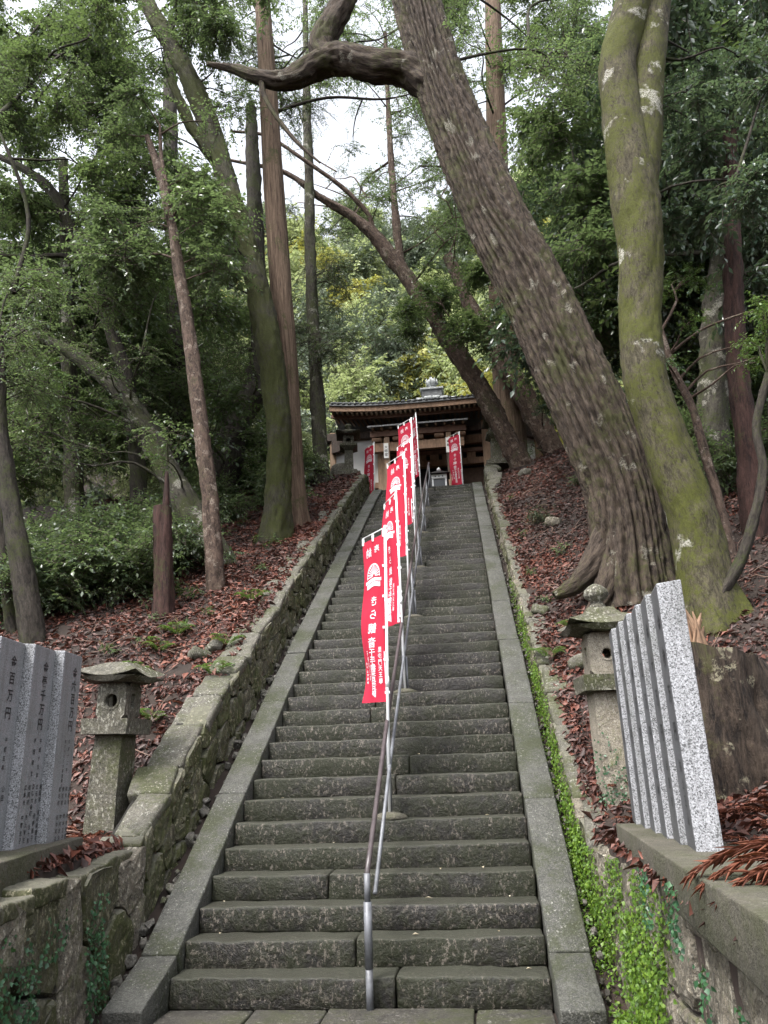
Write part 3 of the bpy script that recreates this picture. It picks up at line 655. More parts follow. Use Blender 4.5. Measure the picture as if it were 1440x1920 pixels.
# ------------------------------------------------------------------ banners
def banner(base, top_z, arm, label, lenc=1.6, seed=0, wid=.45, sway=.0, fold=.03, group='red banners lining the stairs', wheel=True):
    o = thing('banner', base, label, 'banner', group); r = np.random.default_rng(seed); a = np.array([arm[0], arm[1], 0.]); a /= np.linalg.norm(a)
    H = top_z-base[2]; nrm = np.array([-a[1], a[0], 0])
    lean = np.array([r.normal(0, .012), r.normal(0, .008), 0]); ptop = lean*H+[0, 0, H]
    pipe('pole', [(0, 0, 0), tuple(ptop*.5), tuple(ptop)], .0135, 'white_plastic', o)
    pipe('pole_joint', [tuple(ptop*.42), tuple(ptop*.42+[0, 0, .09])], .0175, 'white_plastic', o, 10)
    pipe('cross_arm', [tuple(ptop-[0, 0, .02]-a*.03), tuple(ptop-[0, 0, .02]+a*(wid+.02))], .0065, 'white_plastic', o, 8)
    ph = r.uniform(0, 6)
    def cl(u, vv):
        # u along the arm from the pole, vv downwards
        u = np.asarray(u, float); vv = np.asarray(vv, float); t = u/wid; s = vv/lenc
        w = fold*np.sin(3.2*s*np.pi+ph+2*t)*t*(.3+s)+.02*np.sin(9*t+3*s+ph)*s
        uu = u*(1-.10*sway*s*1.5)+.0*s
        z = H-.045-vv+.02*t*s*np.cos(ph)
        return ptop[None]*((z/H)[:, None]*[1, 1, 0])+a*(uu+.018)[:, None]+nrm*(w+sway*t*s*.22)[:, None]+np.stack([0*z, 0*z, z], 1)
    nu, nv = 14, 44; U, Vv = np.meshgrid(np.linspace(0, wid, nu), np.linspace(.03, lenc, nv)); P = cl(U.ravel(), Vv.ravel())
    i = np.arange(nv-1)[:, None]*nu+np.arange(nu-1)[None]; F = np.stack([i, i+1, i+nu+1, i+nu], -1).reshape(-1, 4)
    c = link('cloth', mesh('cloth', P, F, 'cloth_red', True, {'tc': np.stack([U.ravel(), Vv.ravel(), 0*U.ravel()], 1)}), o)
    # print; u is mirrored as seen from below because the pole is on the reader's left on the front
    g = []; cx = wid/2
    g += column('奉', cx-.075, -.16, .105, .1)+column('納', cx+.075, -.16, .105, .1)
    if wheel:
        wx, wy, R0 = cx, -.41, .125; nn = 26
        arc = [(wx+R*math.cos(math.pi*(-.06+1.12*q/nn)), wy+R*math.sin(math.pi*(-.06+1.12*q/nn))) for R in (R0-.011, R0) for q in range(nn+1)]
        g.append((np.array(arc), [[q, q+1, nn+2+q, nn+1+q] for q in range(nn)]))
        for q in range(13):
            an = math.pi*(-.02+1.04*q/12); d = np.array([math.cos(an), math.sin(an)]); n2 = np.array([-d[1], d[0]])*.0045; cc = np.array([wx, wy])
            g.append((np.array([cc+d*.02-n2*.6, cc+d*.02+n2*.6, cc+d*(R0-.004)+n2*1.5, cc+d*(R0-.004)-n2*1.5]), [[0, 1, 2, 3]]))
        for yy, hw, th in ((-.455, .155, .032), (-.50, .125, .045)):
            nn = 12; pts = [(wx+hw*(2*q/nn-1), wy*0+yy+th/2*s_-.02*(2*q/nn-1)*0-.012*math.cos(math.pi*q/nn*2)) for s_ in (1, -1) for q in range(nn+1)]
            g.append((np.array(pts), [[q, q+1, nn+2+q, nn+1+q] for q in range(nn)]))
    g += column('きら観音', cx, -.66, .105, .135)
    g += column('千手観音菩薩', cx, -1.16, .085, .075)
    g += column('毘沙門天王尊', cx-.1, -1.14, .055, .058)+column('不動明王尊', cx+.1, -1.16, .055, .058)
    g += column('岩屋山霊場寺', wid-.035, -1.25, .028, .036)
    g = [(v_, f_) for v_, f_ in g if v_[:, 1].min() > -lenc+.02]; 
    v2, f2 = flat_join(g)
    for sd in (1, -1):
        e = 1e-3; P0 = cl(v2[:, 0], -v2[:, 1]); Pu = cl(v2[:, 0]+e, -v2[:, 1])-P0; Pv = cl(v2[:, 0], -v2[:, 1]+e)-P0; N = np.cross(Pu, Pv); N /= np.linalg.norm(N, axis=1, keepdims=True)
        tag(link('print', mesh('print', P0+N*sd*.0045, f2, 'print_white'), c), kind='stuff')
    tb = []
    for t in np.linspace(.04, .96, 3):
        p = cl(np.array([wid*t]), np.array([.035]))[0]; tb.append(box(p+[0, 0, .012], (.022, .022, .07)))
    for s in np.linspace(.22, .95, 5):
        p = cl(np.array([.0]), np.array([lenc*s]))[0]; tb.append(box(p-a*.008, (.045, .03, .022)))
    for t_ in tb: link('tie', mesh('tie', *t_, 'white_plastic'), o)
    if True:   # white hem strip down by the pole
        vv = np.linspace(lenc*.72, lenc-.01, 8); q = np.concatenate([cl(np.full(8, .004), vv), cl(np.full(8, .03), vv)])+nrm*.006
        link('hem', mesh('hem', q, [[i_, i_+1, 9+i_, 8+i_] for i_ in range(7)], 'print_white'), o)
    return o
BN = [(6, (712, 985), (678, 1003), 'red banner lowest on the steps, hanging nearly flat, its whole print readable', .1, .42),
      (13, (744, 920), (719, 945), 'red banner second from the bottom, twisted narrow toward its lower end', .75, .45),
      (20, (754, 847), (713, 873), 'red banner third from the bottom showing the broad wheel emblem', .2, .5),
      (27, (769, 820), (739, 841), 'red banner fourth from the bottom, mostly behind the third', .3, .47),
      (34, (771, 784), (744, 799), 'red banner fifth from the bottom, rising above the porch eave', .15, .45),
      (41, (782, 773), (773, 787), 'red banner highest on the steps, seen as a thin sliver', .2, .42)]
for i, (k_, tp, ar, lab, sw, wd) in enumerate(BN):
    Y = Yk(k_)+.11; p = at(*tp, Y); e = atz(*ar, p[2])-p
    banner((p[0]-.0, Y, Zk(k_)), p[2], e, lab, 1.62, 30+i, wd, sw)
for (tp, ar, Y, lab) in (((697, 829), (677, 840), 14.9, 'faded red banner standing left of the stair head by the plinth wall'), ((859.5, 809), (846, 815), 15.6, 'dark red banner standing right of the temple doorway')):
    p = at(*tp, Y); e = atz(*ar, p[2])-p; banner((p[0]+.03, Y, ZTOP), p[2], e, lab, 1.65, int(Y*10), .45, .1, group='red banners at the temple')


# ------------------------------------------------------------------ temple hall
TZ = ZTOP+.02; TX = .12
T = thing('temple_hall', (TX, 18.3, TZ), 'small dark timber temple hall with low tiled roof at the head of the steps', 'temple')
tb = np.array([TX, 18.3, TZ])
def tp(name, V, F, m, smooth=False, par=None): return link(name, mesh(name, np.asarray(V, float)-tb, F, m, smooth), par or T)
def tbox(name, c, s_, m, par=None): return tp(name, *box(c, s_), m, par=par)
EY, EZ, EW = 17.2, 12.66, 3.42; CY = EY+EW; AZ = 14.5
tbox('podium', (TX, 20.6, TZ+.12), (7.4, 5.4, .24), 'paving')
tbox('interior', (TX, 19.9, TZ+1.9), (3.4, 1.2, 3.3), 'interior_dark')
WY = 18.3
for sx in (-1, 1):
    x0, x1 = TX+sx*1.72, TX+sx*3.55; xm = (x0+x1)/2; w = abs(x1-x0)
    tbox('plaster_wall', (xm, WY+.06, TZ+2.65), (w-.1, .1, 1.75), 'plaster')
    tbox('tie_beam', (xm, WY-.03, TZ+1.66), (w, .2, .2), 'wood_mid'); tbox('tie_beam', (xm, WY-.02, TZ+1.36), (w, .16, .12), 'wood_dark_red')
    tbox('dado', (xm, WY+.08, TZ+.75), (w-.1, .08, 1.1), 'wood_dark')
    for q in range(12): tbox('slat', (x0+sx*(.12+q*.142), WY+.02, TZ+.78), (.05, .05, 1.05), 'lattice')
    tbox('head_beam', (xm, WY-.04, TZ+3.55), (w+.3, .26, .26), 'wood_dark')
    tbox('post', (TX+sx*3.5, WY, TZ+1.9), (.2, .2, 3.7), 'wood_post' if sx < 0 else 'wood_mid')
    tbox('post', (TX+sx*1.8, WY-.05, TZ+1.9), (.26, .26, 3.7), 'wood_post')
    tbox('side_wall', (TX+sx*3.45, 20.6, TZ+1.9), (.12, 4.4, 3.6), 'plaster')
    # curved bracket arm under the corner
    a = np.linspace(0, math.pi/2, 7); V = []
    for y in (WY-.3, WY-.12):
        V += [(TX+sx*(3.5-.0), y, TZ+3.6)]+[(TX+sx*(3.5-.75*math.sin(q)), y, TZ+3.6-.75*(1-math.sin(math.pi/2-q)*1.0)*0-.7*math.cos(q)) for q in a]
    n = 8; F = [list(range(n)), list(range(n, 2*n))[::-1]]+[[i, (i+1) % n, n+(i+1) % n, n+i] for i in range(n)]
    tp('corner_bracket', V, F, 'wood_dark')
# doorway: lattice doors, lintel beams
for q in range(4):
    x = TX-1.3+q*.87; tbox('door_panel', (x, WY+.32, TZ+1.15), (.8, .06, 2.1), 'lattice' if q in (0, 3) else 'interior_dark')
for z_, h_, m_ in ((2.35, .22, 'wood_mid'), (2.75, .14, 'wood_dark_red'), (3.15, .3, 'wood_mid'), (3.55, .2, 'wood_dark')):
    tbox('lintel', (TX, WY+.02+.02*z_, TZ+z_), (3.5, .2, h_), m_)
for q in range(7): tbox('transom_panel', (TX-1.26+q*.42, WY+.0, TZ+2.56), (.3, .06, .2), 'wood_mid')
for sx in (-1, 1): tbox('threshold_rail', (TX+sx*.95, 17.6, TZ+.62), (.5, .06, .08), 'wood_mid')
# porch
PY, PZ = 16.75, at(782, 795, 16.75)[2]; px0, px1 = at(690, 803, PY)[0], at(876, 787, PY)[0]; pc = (px0+px1)/2; pw = px1-px0
tp('porch_roof', *(lambda V: (V, [[0, 1, 3, 2], [4, 6, 7, 5], [0, 4, 5, 1], [2, 3, 7, 6], [0, 2, 6, 4], [1, 5, 7, 3]]))(np.array([(x, y, z) for dz in (0, .07) for x in (px0, px1) for y, z in ((PY, PZ+dz), (WY, PZ+.62+dz))])[:, :]), 'roof_tile')
tbox('porch_fascia', (pc, PY-.03, PZ+.02), (pw+.04, .05, .05), 'roof_tile')
tbox('porch_beam', (pc, PY+.28, PZ-.16), (pw-.1, .2, .2), 'wood_dark_red'); tbox('porch_beam', (pc, PY+.33, PZ-.62), (pw-.3, .18, .3), 'wood_mid')
end = mesh('rafter_end', *box((0, 0, 0), (.075, .5, .075)), 'wood_post')
for q in range(11): link('rafter_end', end, T, np.array((px0+.14+q*(pw-.28)/10, PY+.27, PZ-.035+.09))-tb, (.33, 0, 0))
for q in range(5):
    v, f = roundbox((.34, .2, .16), .05, .1, .01, 5, q, 3); tp('carved_bracket', v+[px0+.25+q*(pw-.5)/4, PY+.3, PZ-.35], f, 'wood_mid', True)
for x in (at(726, 850, 17)[0], at(843, 850, 17)[0]):
    tbox('porch_post', (x, 17.05, TZ+1.6), (.17, .17, 3.1), 'wood_post')
    tbox('stone_footing', (x, 17.05, TZ+.08), (.32, .32, .16), 'lantern_stone')
sg = np.array([at(724, 845, 16.93), at(840.5, 834, 16.93)])
for i, p in enumerate(sg):
    o = tbox('name_board', p, (.15, .03, .52), 'paper')
    v2, f2 = flat_join(column('本尊' if i else '大師堂', 0, .12, .11, .13)); tag(tp('writing', np.stack([v2[:, 0]+p[0], np.full(len(v2), p[1]-.018), v2[:, 1]+p[2]], 1), f2, 'ink', par=o), kind='stuff')
for q in range(4): tbox('bell_rope', (sg[1][0]-.06+.05*q, 16.95, sg[1][2]-.62), (.025, .03, .7), 'wood_dark')
# main eave: fascia, rafters, tiles
def eavez(x): return EZ+.16*(abs(x-TX)/EW)**3
ex = np.linspace(TX-EW, TX+EW, 25)
def strip(y0, y1, dz0, dz1):
    V = [(x, y, eavez(x)+dz) for x in ex for (y, dz) in ((y0, dz0), (y1, dz0), (y1, dz1), (y0, dz1))]; F = []
    for i in range(24):
        for q in range(4): F.append([4*i+q, 4*i+(q+1) % 4, 4*i+4+(q+1) % 4, 4*i+4+q][::-1])
    F += [[0, 1, 2, 3], [99, 98, 97, 96]]; return V, F
tp('fascia', *strip(EY, EY+.07, -.05, .13), 'wood_mid'); tp('tile_edge', *strip(EY-.05, EY+.3, .134, .19), 'roof_tile'); tp('under_fascia', *strip(EY+.32, EY+.4, -.16, -.03), 'wood_dark_red')
raf = mesh('rafter', *box((0, 0, 0), (.065, 1.5, .075)), 'wood_mid'); raf2 = mesh('rafter', *box((0, 0, 0), (.065, .5, .07)), 'wood_post')
for i, x in enumerate(np.arange(TX-EW+.1, TX+EW-.05, .165)):
    link('rafter', raf, T, np.array((x, EY+1.1, eavez(x)-.02+.12))-tb, (rad(13), 0, 0)); link('rafter', raf2, T, np.array((x, EY+.3, eavez(x)-.04))-tb, (rad(6), 0, 0))
tp('soffit', [(TX-EW, EY+.05, eavez(TX-EW)+.12), (TX+EW, EY+.05, eavez(TX+EW)+.12), (TX+EW, EY+2, EZ+.6), (TX-EW, EY+2, EZ+.6)], [[0, 1, 2, 3]], 'wood_dark')
rv, rf = [], []
for i, u in enumerate(np.linspace(0, 1, 9)):                              # curved pyramid roof
    w = EW*(1-u)+.25*u; z = EZ+.16+(AZ-EZ-.16)*(u**1.12); lift = .16*(1-u)
    per = [(-1, -1), (-.5, -1), (0, -1), (.5, -1), (1, -1), (1, 0), (1, 1), (0, 1), (-1, 1), (-1, 0)]
    for (x, y) in per: rv.append((TX+x*w, CY+y*w, z+lift*(abs(x*y) if abs(x) == 1 and abs(y) == 1 else (abs(x)**3 if abs(y) == 1 else 0))))
for i in range(8):
    for q in range(10): rf.append([i*10+q, i*10+(q+1) % 10, i*10+10+(q+1) % 10, i*10+10+q])
rf.append(list(range(80, 90)))
roof = tp('roof', rv, rf, 'roof_tile')
roll = mesh('tile', *[x for x in lathe([(.052, 0), (.052, .9)], 10)], 'roof_tile', True)
for x in np.arange(TX-EW+.1, TX+EW-.05, .2):
    link('tile', roll, roof, np.array((x, EY-.07, eavez(x)+.2))-tb, (rad(-63), 0, 0))
for i in range(6):   # pale ridge tiles beneath the finial
    v, f = roundbox((.3, .4, .14), .05, .1, .01, 5, i, 3); tp('ridge_tile', v+[TX-.75+i*.3, CY-.55+.1*abs(i-2.5)*0, AZ-.14-.05*abs(i-2.5)], f, 'roof_tile_pale', True, roof)
fz = AZ+.0; fin = tbox('finial_base', (TX, CY-.2, fz+.08), (.75, .75, .34), 'roof_tile', par=roof); tbox('finial_base', (TX, CY-.2, fz+.27), (.88, .88, .06), 'roof_tile_pale', par=roof)
v, f = lathe([(.12, 0), (.2, .05), (.24, .1), (.16, .16), (.1, .2), (.17, .26), (.22, .36), (.2, .44), (.12, .53), (.04, .6), (.01, .66)], 18, fz+.3); tp('jewel', v+[TX, CY-.2, 0], f, 'roof_tile_pale', True, roof)
for q in range(7):
    a = 2*math.pi*q/7; v, f = lathe([(.035, 0), (.05, .08), (.03, .18), (.003, .27)], 8); tp('flame', v+[TX+.2*math.cos(a), CY-.2+.2*math.sin(a), fz+.6], f, 'roof_tile_pale', True, roof)
# incense cabinet before the door
p = at(824, 903, 15.9); ib = thing('incense_cabinet', (p[0], 15.9, TZ-.01), 'small cabinet with pale frame, black roof and white knob before the temple door', 'cabinet')
for x in (-.2, .2):
    for y in (-.16, .16): link('leg', mesh('leg', *box((x, y, .48), (.05, .05, .96)), 'white_plastic'), ib)
link('panel', mesh('panel', *box((0, 0, .62), (.36, .28, .5)), 'glass_dark'), ib); link('frieze', mesh('frieze', *box((0, -.005, .9), (.46, .38, .13)), 'paper'), ib)
for q in range(3): v, f = lathe([(.02, 0), (.02, .01)], 10); link('emblem', mesh('emblem', rotx(v, math.pi/2)+[-.11+.11*q, -.197, .9], f, 'ink'), ib)
v, f = frustum(.32, .06, .16, .968, amp=0, sub=2); link('roof', mesh('roof', v, f, 'interior_dark'), ib); v, f = lathe([(.03, 0), (.06, .04), (.06, .08), (.02, .13), (.002, .15)], 12, 1.12); link('knob', mesh('knob', v, f, 'white_plastic', True), ib)


# ------------------------------------------------------------------ foliage clumps (shared by all trees)
def leaves(P, D, N, L, Wd, rnd, curl=.12):
    """folded leaf blades: base point P, direction D, upward normal N, length L, width Wd"""
    D = D/np.linalg.norm(D, axis=1, keepdims=True); Sd = np.cross(D, N); Sd /= np.linalg.norm(Sd, axis=1, keepdims=True)+1e-9; N = np.cross(Sd, D)
    L = L[:, None]; Wd = Wd[:, None]
    a = P; b = P+D*L*.45+Sd*Wd*.5+N*Wd*curl; c = P+D*L-N*L*curl*.6; d = P+D*L*.45-Sd*Wd*.5+N*Wd*curl
    V = np.stack([a, b, c, d], 1).reshape(-1, 3); i = np.arange(len(P))*4
    F = np.concatenate([np.stack([i, i+1, i+2], 1), np.stack([i, i+2, i+3], 1)]); return V, F, np.repeat(rnd, 4)
def clump(seed, nt, nl, R, L, Wd, flat, droop, mat, twig='twig', spread=1.):
    r = np.random.default_rng(seed); d = r.normal(size=(nt, 3)); d[:, 2] = d[:, 2]*flat+.1; d /= np.linalg.norm(d, axis=1, keepdims=True)
    ln = R*r.uniform(.45, 1.05, nt); st = r.normal(size=(nt, 3))*R*.22*[1, 1, flat+.2]
    t = np.linspace(.18, 1, nl)[None, :]+r.uniform(-.03, .03, (nt, nl))
    P = st[:, None]+d[:, None]*(ln[:, None]*t)[..., None]; P[..., 2] -= droop*ln[:, None]*t**2
    tang = d[:, None]*np.ones((nt, nl, 1)); tang[..., 2] -= 2*droop*t; sidev = np.cross(tang, [0, 0, 1.]); sidev /= np.linalg.norm(sidev, axis=-1, keepdims=True)+1e-6
    sg = np.where(np.arange(nl) % 2 == 0, 1., -1.)[None, :, None]; sg = sg*np.ones((nt, nl, 1)); sg[:, -1] = 0
    D = tang*.55+sidev*sg*spread*.9+r.normal(0, .28, (nt, nl, 3)); D[..., 2] -= .25
    N = np.array([0, 0, 1.])+r.normal(0, .38, (nt, nl, 3))
    ll = L*r.uniform(.65, 1.25, nt*nl); tw = np.repeat(r.normal(0, .12, nt), nl)
    V, F, q = leaves(P.reshape(-1, 3), D.reshape(-1, 3), N.reshape(-1, 3), ll, ll*Wd*r.uniform(.8, 1.2, nt*nl), np.clip(r.random(nt*nl)*.9+tw, 0, 1))
    # twigs
    tv, tf, off = [], [], len(V)
    for i in range(nt):
        p = np.stack([st[i]+d[i]*ln[i]*u-np.array([0, 0, droop*ln[i]*u*u]) for u in (0, .5, 1)]); a = np.cross(d[i], [0, 0, 1.]); a /= np.linalg.norm(a)+1e-6; b = np.cross(d[i], a)
        for k_, (pp, rr) in enumerate(zip(p, (.007, .005, .002))):
            for an in (0, 2.1, 4.2): tv.append(pp+rr*R*1.2*(a*math.cos(an)+b*math.sin(an)))
        for k_ in range(2):
            for q_ in range(3):
                o = off+i*9+k_*3; n2 = (q_+1) % 3; tf += [(o+q_, o+n2, o+3+n2), (o+q_, o+3+n2, o+3+q_)]
    V = np.concatenate([V, np.array(tv)]); nf = len(F); F = np.concatenate([F, np.array(tf)])
    return mesh('foliage', V, F, [mat, twig], False, {'rnd': np.concatenate([q, np.zeros(len(tv))])}, np.concatenate([np.zeros(nf), np.ones(len(tf))]))
CL = {
 'dark': [clump(100+i, 46, 15, .85, .12, .5, .45, .25, 'leaf_dark') for i in range(4)],
 'mid': [clump(110+i, 46, 15, .85, .115, .5, .45, .22, 'leaf_mid') for i in range(4)],
 'blue': [clump(120+i, 44, 14, .85, .15, .46, .5, .45, 'leaf_blue') for i in range(3)],
 'light': [clump(130+i, 16, 11, .6, .085, .48, .35, .22, 'leaf_light') for i in range(3)],
 'sparse': [clump(140+i, 24, 16, .95, .085, .48, .4, .22, 'leaf_mid') for i in range(4)],
 'bush': [clump(150+i, 40, 14, .6, .075, .5, .55, .12, 'leaf_mid') for i in range(3)],
 'hill': [clump(160+i, 60, 20, .9, .11, .5, .8, .3, 'leaf_hill') for i in range(3)],
 'yellow': [clump(170+i, 60, 20, .9, .11, .4, .8, .6, 'leaf_yellow') for i in range(2)],
 'grey': [clump(180+i, 60, 20, .9, .11, .48, .7, .3, 'leaf_grey') for i in range(3)],
 'cedar': [clump(190+i, 44, 26, .85, .075, .16, .5, .55, 'leaf_dark', spread=.7) for i in range(3)],
}
# ------------------------------------------------------------------ trees
GAPS = [(655, 240, 60, 95), (645, 300, 40, 60), (425, 505, 34, 75), (215, 215, 28, 30), (60, 345, 40, 24), (235, 65, 45, 50), (370, 270, 30, 25), (560, 330, 25, 60), (940, 315, 22, 40), (880, 120, 35, 28), (265, 335, 25, 20), (605, 200, 25, 45)]
def in_gap(p):
    x, y = pix(p)
    return any(((x-a)/c)**2+((y-b)/d)**2 < 1 for a, b, c, d in GAPS)
KEEP = []
def thin_out(p, s_):
    """glades: fewer leaves high up where the sky shows through, none hanging right before the big trunks"""
    x, y = pix(p)
    if x < 600 and y < 460 and rng.random() < .6: return True
    if x > 860 and y < 330 and rng.random() < .3: return True
    for (L, Yt) in KEEP:
        if p[1] > Yt+.2: continue
        d = min(np.hypot(*(np.array((x, y))-(a+(b-a)*np.clip(((x, y)-a)@(b-a)/((b-a)@(b-a)), 0, 1)))) for a, b in zip(L[:-1], L[1:]))
        if d < 16+30*s_*12/depth(p) and rng.random() < .8: return True
    return False
def clear_view(p, R):
    """keep the stair corridor free of foliage"""
    return abs(p[0]-.05) < 2.0+R*.4 and p[1] < 17 and p[2] < zn(min(p[1], YTOP))+4.2
def poly3(pp):
    P = np.array([at(x, y, Y) for x, y, Y, w in pp]); R = np.array([w/2*depth(p)/FPX for p, (_, _, _, w) in zip(P, pp)]); return P, R
TREES = {}
def ridges(amp, nr, seed):
    def f(TH, SS, RR):
        cx, sx = np.cos(TH), np.sin(TH)
        wv = .55*fbm(cx*1.3, sx*1.3, SS*.4, seed, 2)+.15*fbm(cx*3.2, sx*3.2, SS*1.1, seed+4, 2)
        ph = TH*nr/(2*np.pi)+wv*2.2; tri = np.abs((ph % 1)-.5)*2
        br = .5+.5*noise(cx*5, sx*5, SS*2.2, seed+8)
        return amp*(np.minimum(1, tri*1.7)**1.3-.75)*(.7+.4*br)+amp*.22*fbm(cx*12, sx*12, SS*9, seed+11, 2)
    return f
def lumps(amp, seed):
    return lambda TH, SS, RR: amp*RR*fbm(np.cos(TH)*1.1, np.sin(TH)*1.1, SS*1.2, seed, 3)
def grain_disp(amp, seed):
    return lambda TH, SS, RR: amp*fbm(np.cos(TH)*7, np.sin(TH)*7, SS*9, seed, 3)+amp*.7*fbm(np.cos(TH)*2.5, np.sin(TH)*2.5, SS*3.2, seed+2, 2)
def flare(n, amp, h, seed):
    r = np.random.default_rng(seed); ph = r.uniform(0, 6)
    return lambda TH, SS, RR: RR*amp*np.exp(-np.clip(SS, 0, 99)/h)*(.35+.65*np.clip(np.cos(n*TH+ph+.6*np.sin(2*TH+ph)), 0, 1))
def tree(key, label, barkm, trunk, limbs=(), nseg=26, step=.12, disp=None, group=None, cat='tree', base=None, limb_amp=1., keep=True):
    P, R = poly3(trunk) if len(trunk[0]) == 4 else (np.array([t[:3] for t in trunk]), np.array([t[3] for t in trunk]))
    P2, R2 = smoothpath(np.vstack([P[0]-[0, 0, .35], P]), np.concatenate([[R[0]*1.08], R]), step)
    o = thing(key, P[0], label, cat, group); b = P[0]; d = disp or both(lumps(.16, len(TREES)+3), lambda TH, SS, RR: RR*.13*fbm(np.cos(TH)*4, np.sin(TH)*4, SS*6, 6, 3))
    v, f, t = tube(P2-b, R2, nseg, disp=d, s0=-.35); link('trunk', mesh('trunk', v, f, barkm, True, {'tc': t}), o)
    pts = [P2]
    for lb in limbs:
        Q, S_ = poly3(lb) if len(lb[0]) == 4 and not isinstance(lb[0][0], np.floating) else (np.array([t[:3] for t in lb]), np.array([t[3] for t in lb]))
        Q2, S2 = smoothpath(Q, S_, step); v, f, t = tube(Q2-b, S2, max(8, min(40, nseg*2//3)), disp=both(lumps(.16*limb_amp, 9), lambda TH, SS, RR: RR*.14*limb_amp*fbm(np.cos(TH)*4, np.sin(TH)*4, SS*5, 6, 3))); link('limb', mesh('limb', v, f, barkm, True, {'tc': t}), o); pts.append(Q2)
    if keep and len(trunk[0]) == 4 and isinstance(trunk[0][0], int) and trunk[0][3] > 20: KEEP.append((np.array([t[:2] for t in trunk], float), trunk[0][2])); KEEP.extend((np.array([t[:2] for t in lb], float), lb[0][2]) for lb in limbs)
    TREES.setdefault(key, []).append(o); rec = dict(o=o, b=b, pts=np.concatenate(pts), bark=barkm, br=[], n=0); ALL.append(rec); return rec
ALL = []
def add_clump(rec, p, kind, s, branch=True):
    me = CL[kind][int(rng.integers(len(CL[kind])))]
    link('foliage', me, rec['o'], np.asarray(p)-rec['b'], (rng.normal(0, .18), rng.normal(0, .18), rng.uniform(0, 6.28)), float(s)); rec['n'] += 1
    if branch:
        d = np.linalg.norm((rec['pts']-p)*[1, 1, 1.], axis=1)+np.maximum(0, rec['pts'][:, 2]-p[2]+.2)*1.5; i = int(d.argmin()); q = rec['pts'][i]; L = np.linalg.norm(p-q)
        if .3 < L < 4.5:
            m1 = q+(p-q)*.35+np.array([0, 0, .10*L])+rng.normal(0, .05*L, 3); m2 = q+(p-q)*.7+np.array([0, 0, .08*L])+rng.normal(0, .05*L, 3)
            Q, S_ = smoothpath([q, m1, m2, p], [.012+.009*L, .009+.007*L, .006+.005*L, .005], .3); rec['br'].append(tube(Q-rec['b'], S_, 5))
            if L > 1.2: rec['pts'] = np.vstack([rec['pts'], Q[2:-1]])
def close_trees():
    for rec in ALL:
        if rec['br']:
            v, f, t = tubes(rec['br']); link('branches', mesh('branches', v, f, 'bark_dark' if rec['bark'] in ('bark_green', 'bark_furrowed', 'bark_mossy', 'bark_cedar') else rec['bark'], True, {'tc': t}), rec['o'])['kind'] = 'stuff'; rec['br'] = []
def zone(rec, x0, x1, y0, y1, Y0, Y1, n, kind, s0, s1, gap=True, branch=True, corridor=True):
    recs = rec if isinstance(rec, list) else [rec]; c = 0
    for _ in range(n*4):
        if c >= n: break
        p = at(rng.uniform(x0, x1), rng.uniform(y0, y1), rng.uniform(Y0, Y1)); s_ = rng.uniform(s0, s1)
        if gap and (in_gap(p) and rng.random() < .93 or thin_out(p, s_)): continue
        if corridor and clear_view(p, s_): continue
        if p[2] < ground_z(p[0], p[1])+.25: continue
        rr = min(recs, key=lambda q: np.linalg.norm(q['pts']-p, axis=1).min()); add_clump(rr, p, kind if isinstance(kind, str) else kind[int(rng.integers(len(kind)))], s_, branch); c += 1

# --- right-hand giants
both = lambda f, g: (lambda a, b, c: f(a, b, c)+g(a, b, c))
big = tree('oak_tree', 'huge leaning tree with deeply furrowed bark arching over the steps', 'bark_furrowed',
   [(1186, 1100, 4.5, 138), (1180, 1005, 4.5, 130), (1160, 905, 4.5, 128), (1112, 785, 4.5, 128), (1066, 685, 4.55, 126), (1007, 560, 4.6, 120), (940, 430, 4.65, 111), (882, 300, 4.7, 101), (838, 190, 4.75, 92), (805, 90, 4.8, 87), (780, 0, 4.85, 84), (750, -110, 4.9, 80)],
   [[(815, 165, 4.75, 60), (765, 135, 4.75, 58), (700, 125, 4.7, 55), (640, 112, 4.7, 58), (590, 125, 4.7, 50), (540, 150, 4.65, 38), (490, 146, 4.6, 28), (440, 130, 4.6, 18), (388, 120, 4.55, 8)],
    [(625, 118, 4.7, 44), (603, 92, 4.7, 50), (612, 60, 4.7, 48), (636, 20, 4.7, 44), (660, -40, 4.7, 40)], [(490, 150, 4.6, 12), (498, 185, 4.6, 9), (530, 235, 4.6, 8), (565, 275, 4.6, 6), (600, 305, 4.6, 4)],
    [(1150, 985, 4.5, 64), (1118, 1050, 4.35, 52), (1085, 1092, 4.25, 38), (1040, 1118, 4.2, 16)], [(1165, 1020, 4.4, 66), (1140, 1092, 4.2, 48), (1118, 1140, 4.05, 34), (1092, 1172, 4., 14)], [(1200, 1030, 4.4, 60), (1206, 1090, 4.2, 44), (1222, 1132, 4.05, 32), (1245, 1160, 4., 14)]],
   230, .032, both(ridges(.095, 25, 5), flare(5, .3, .45, 3)))
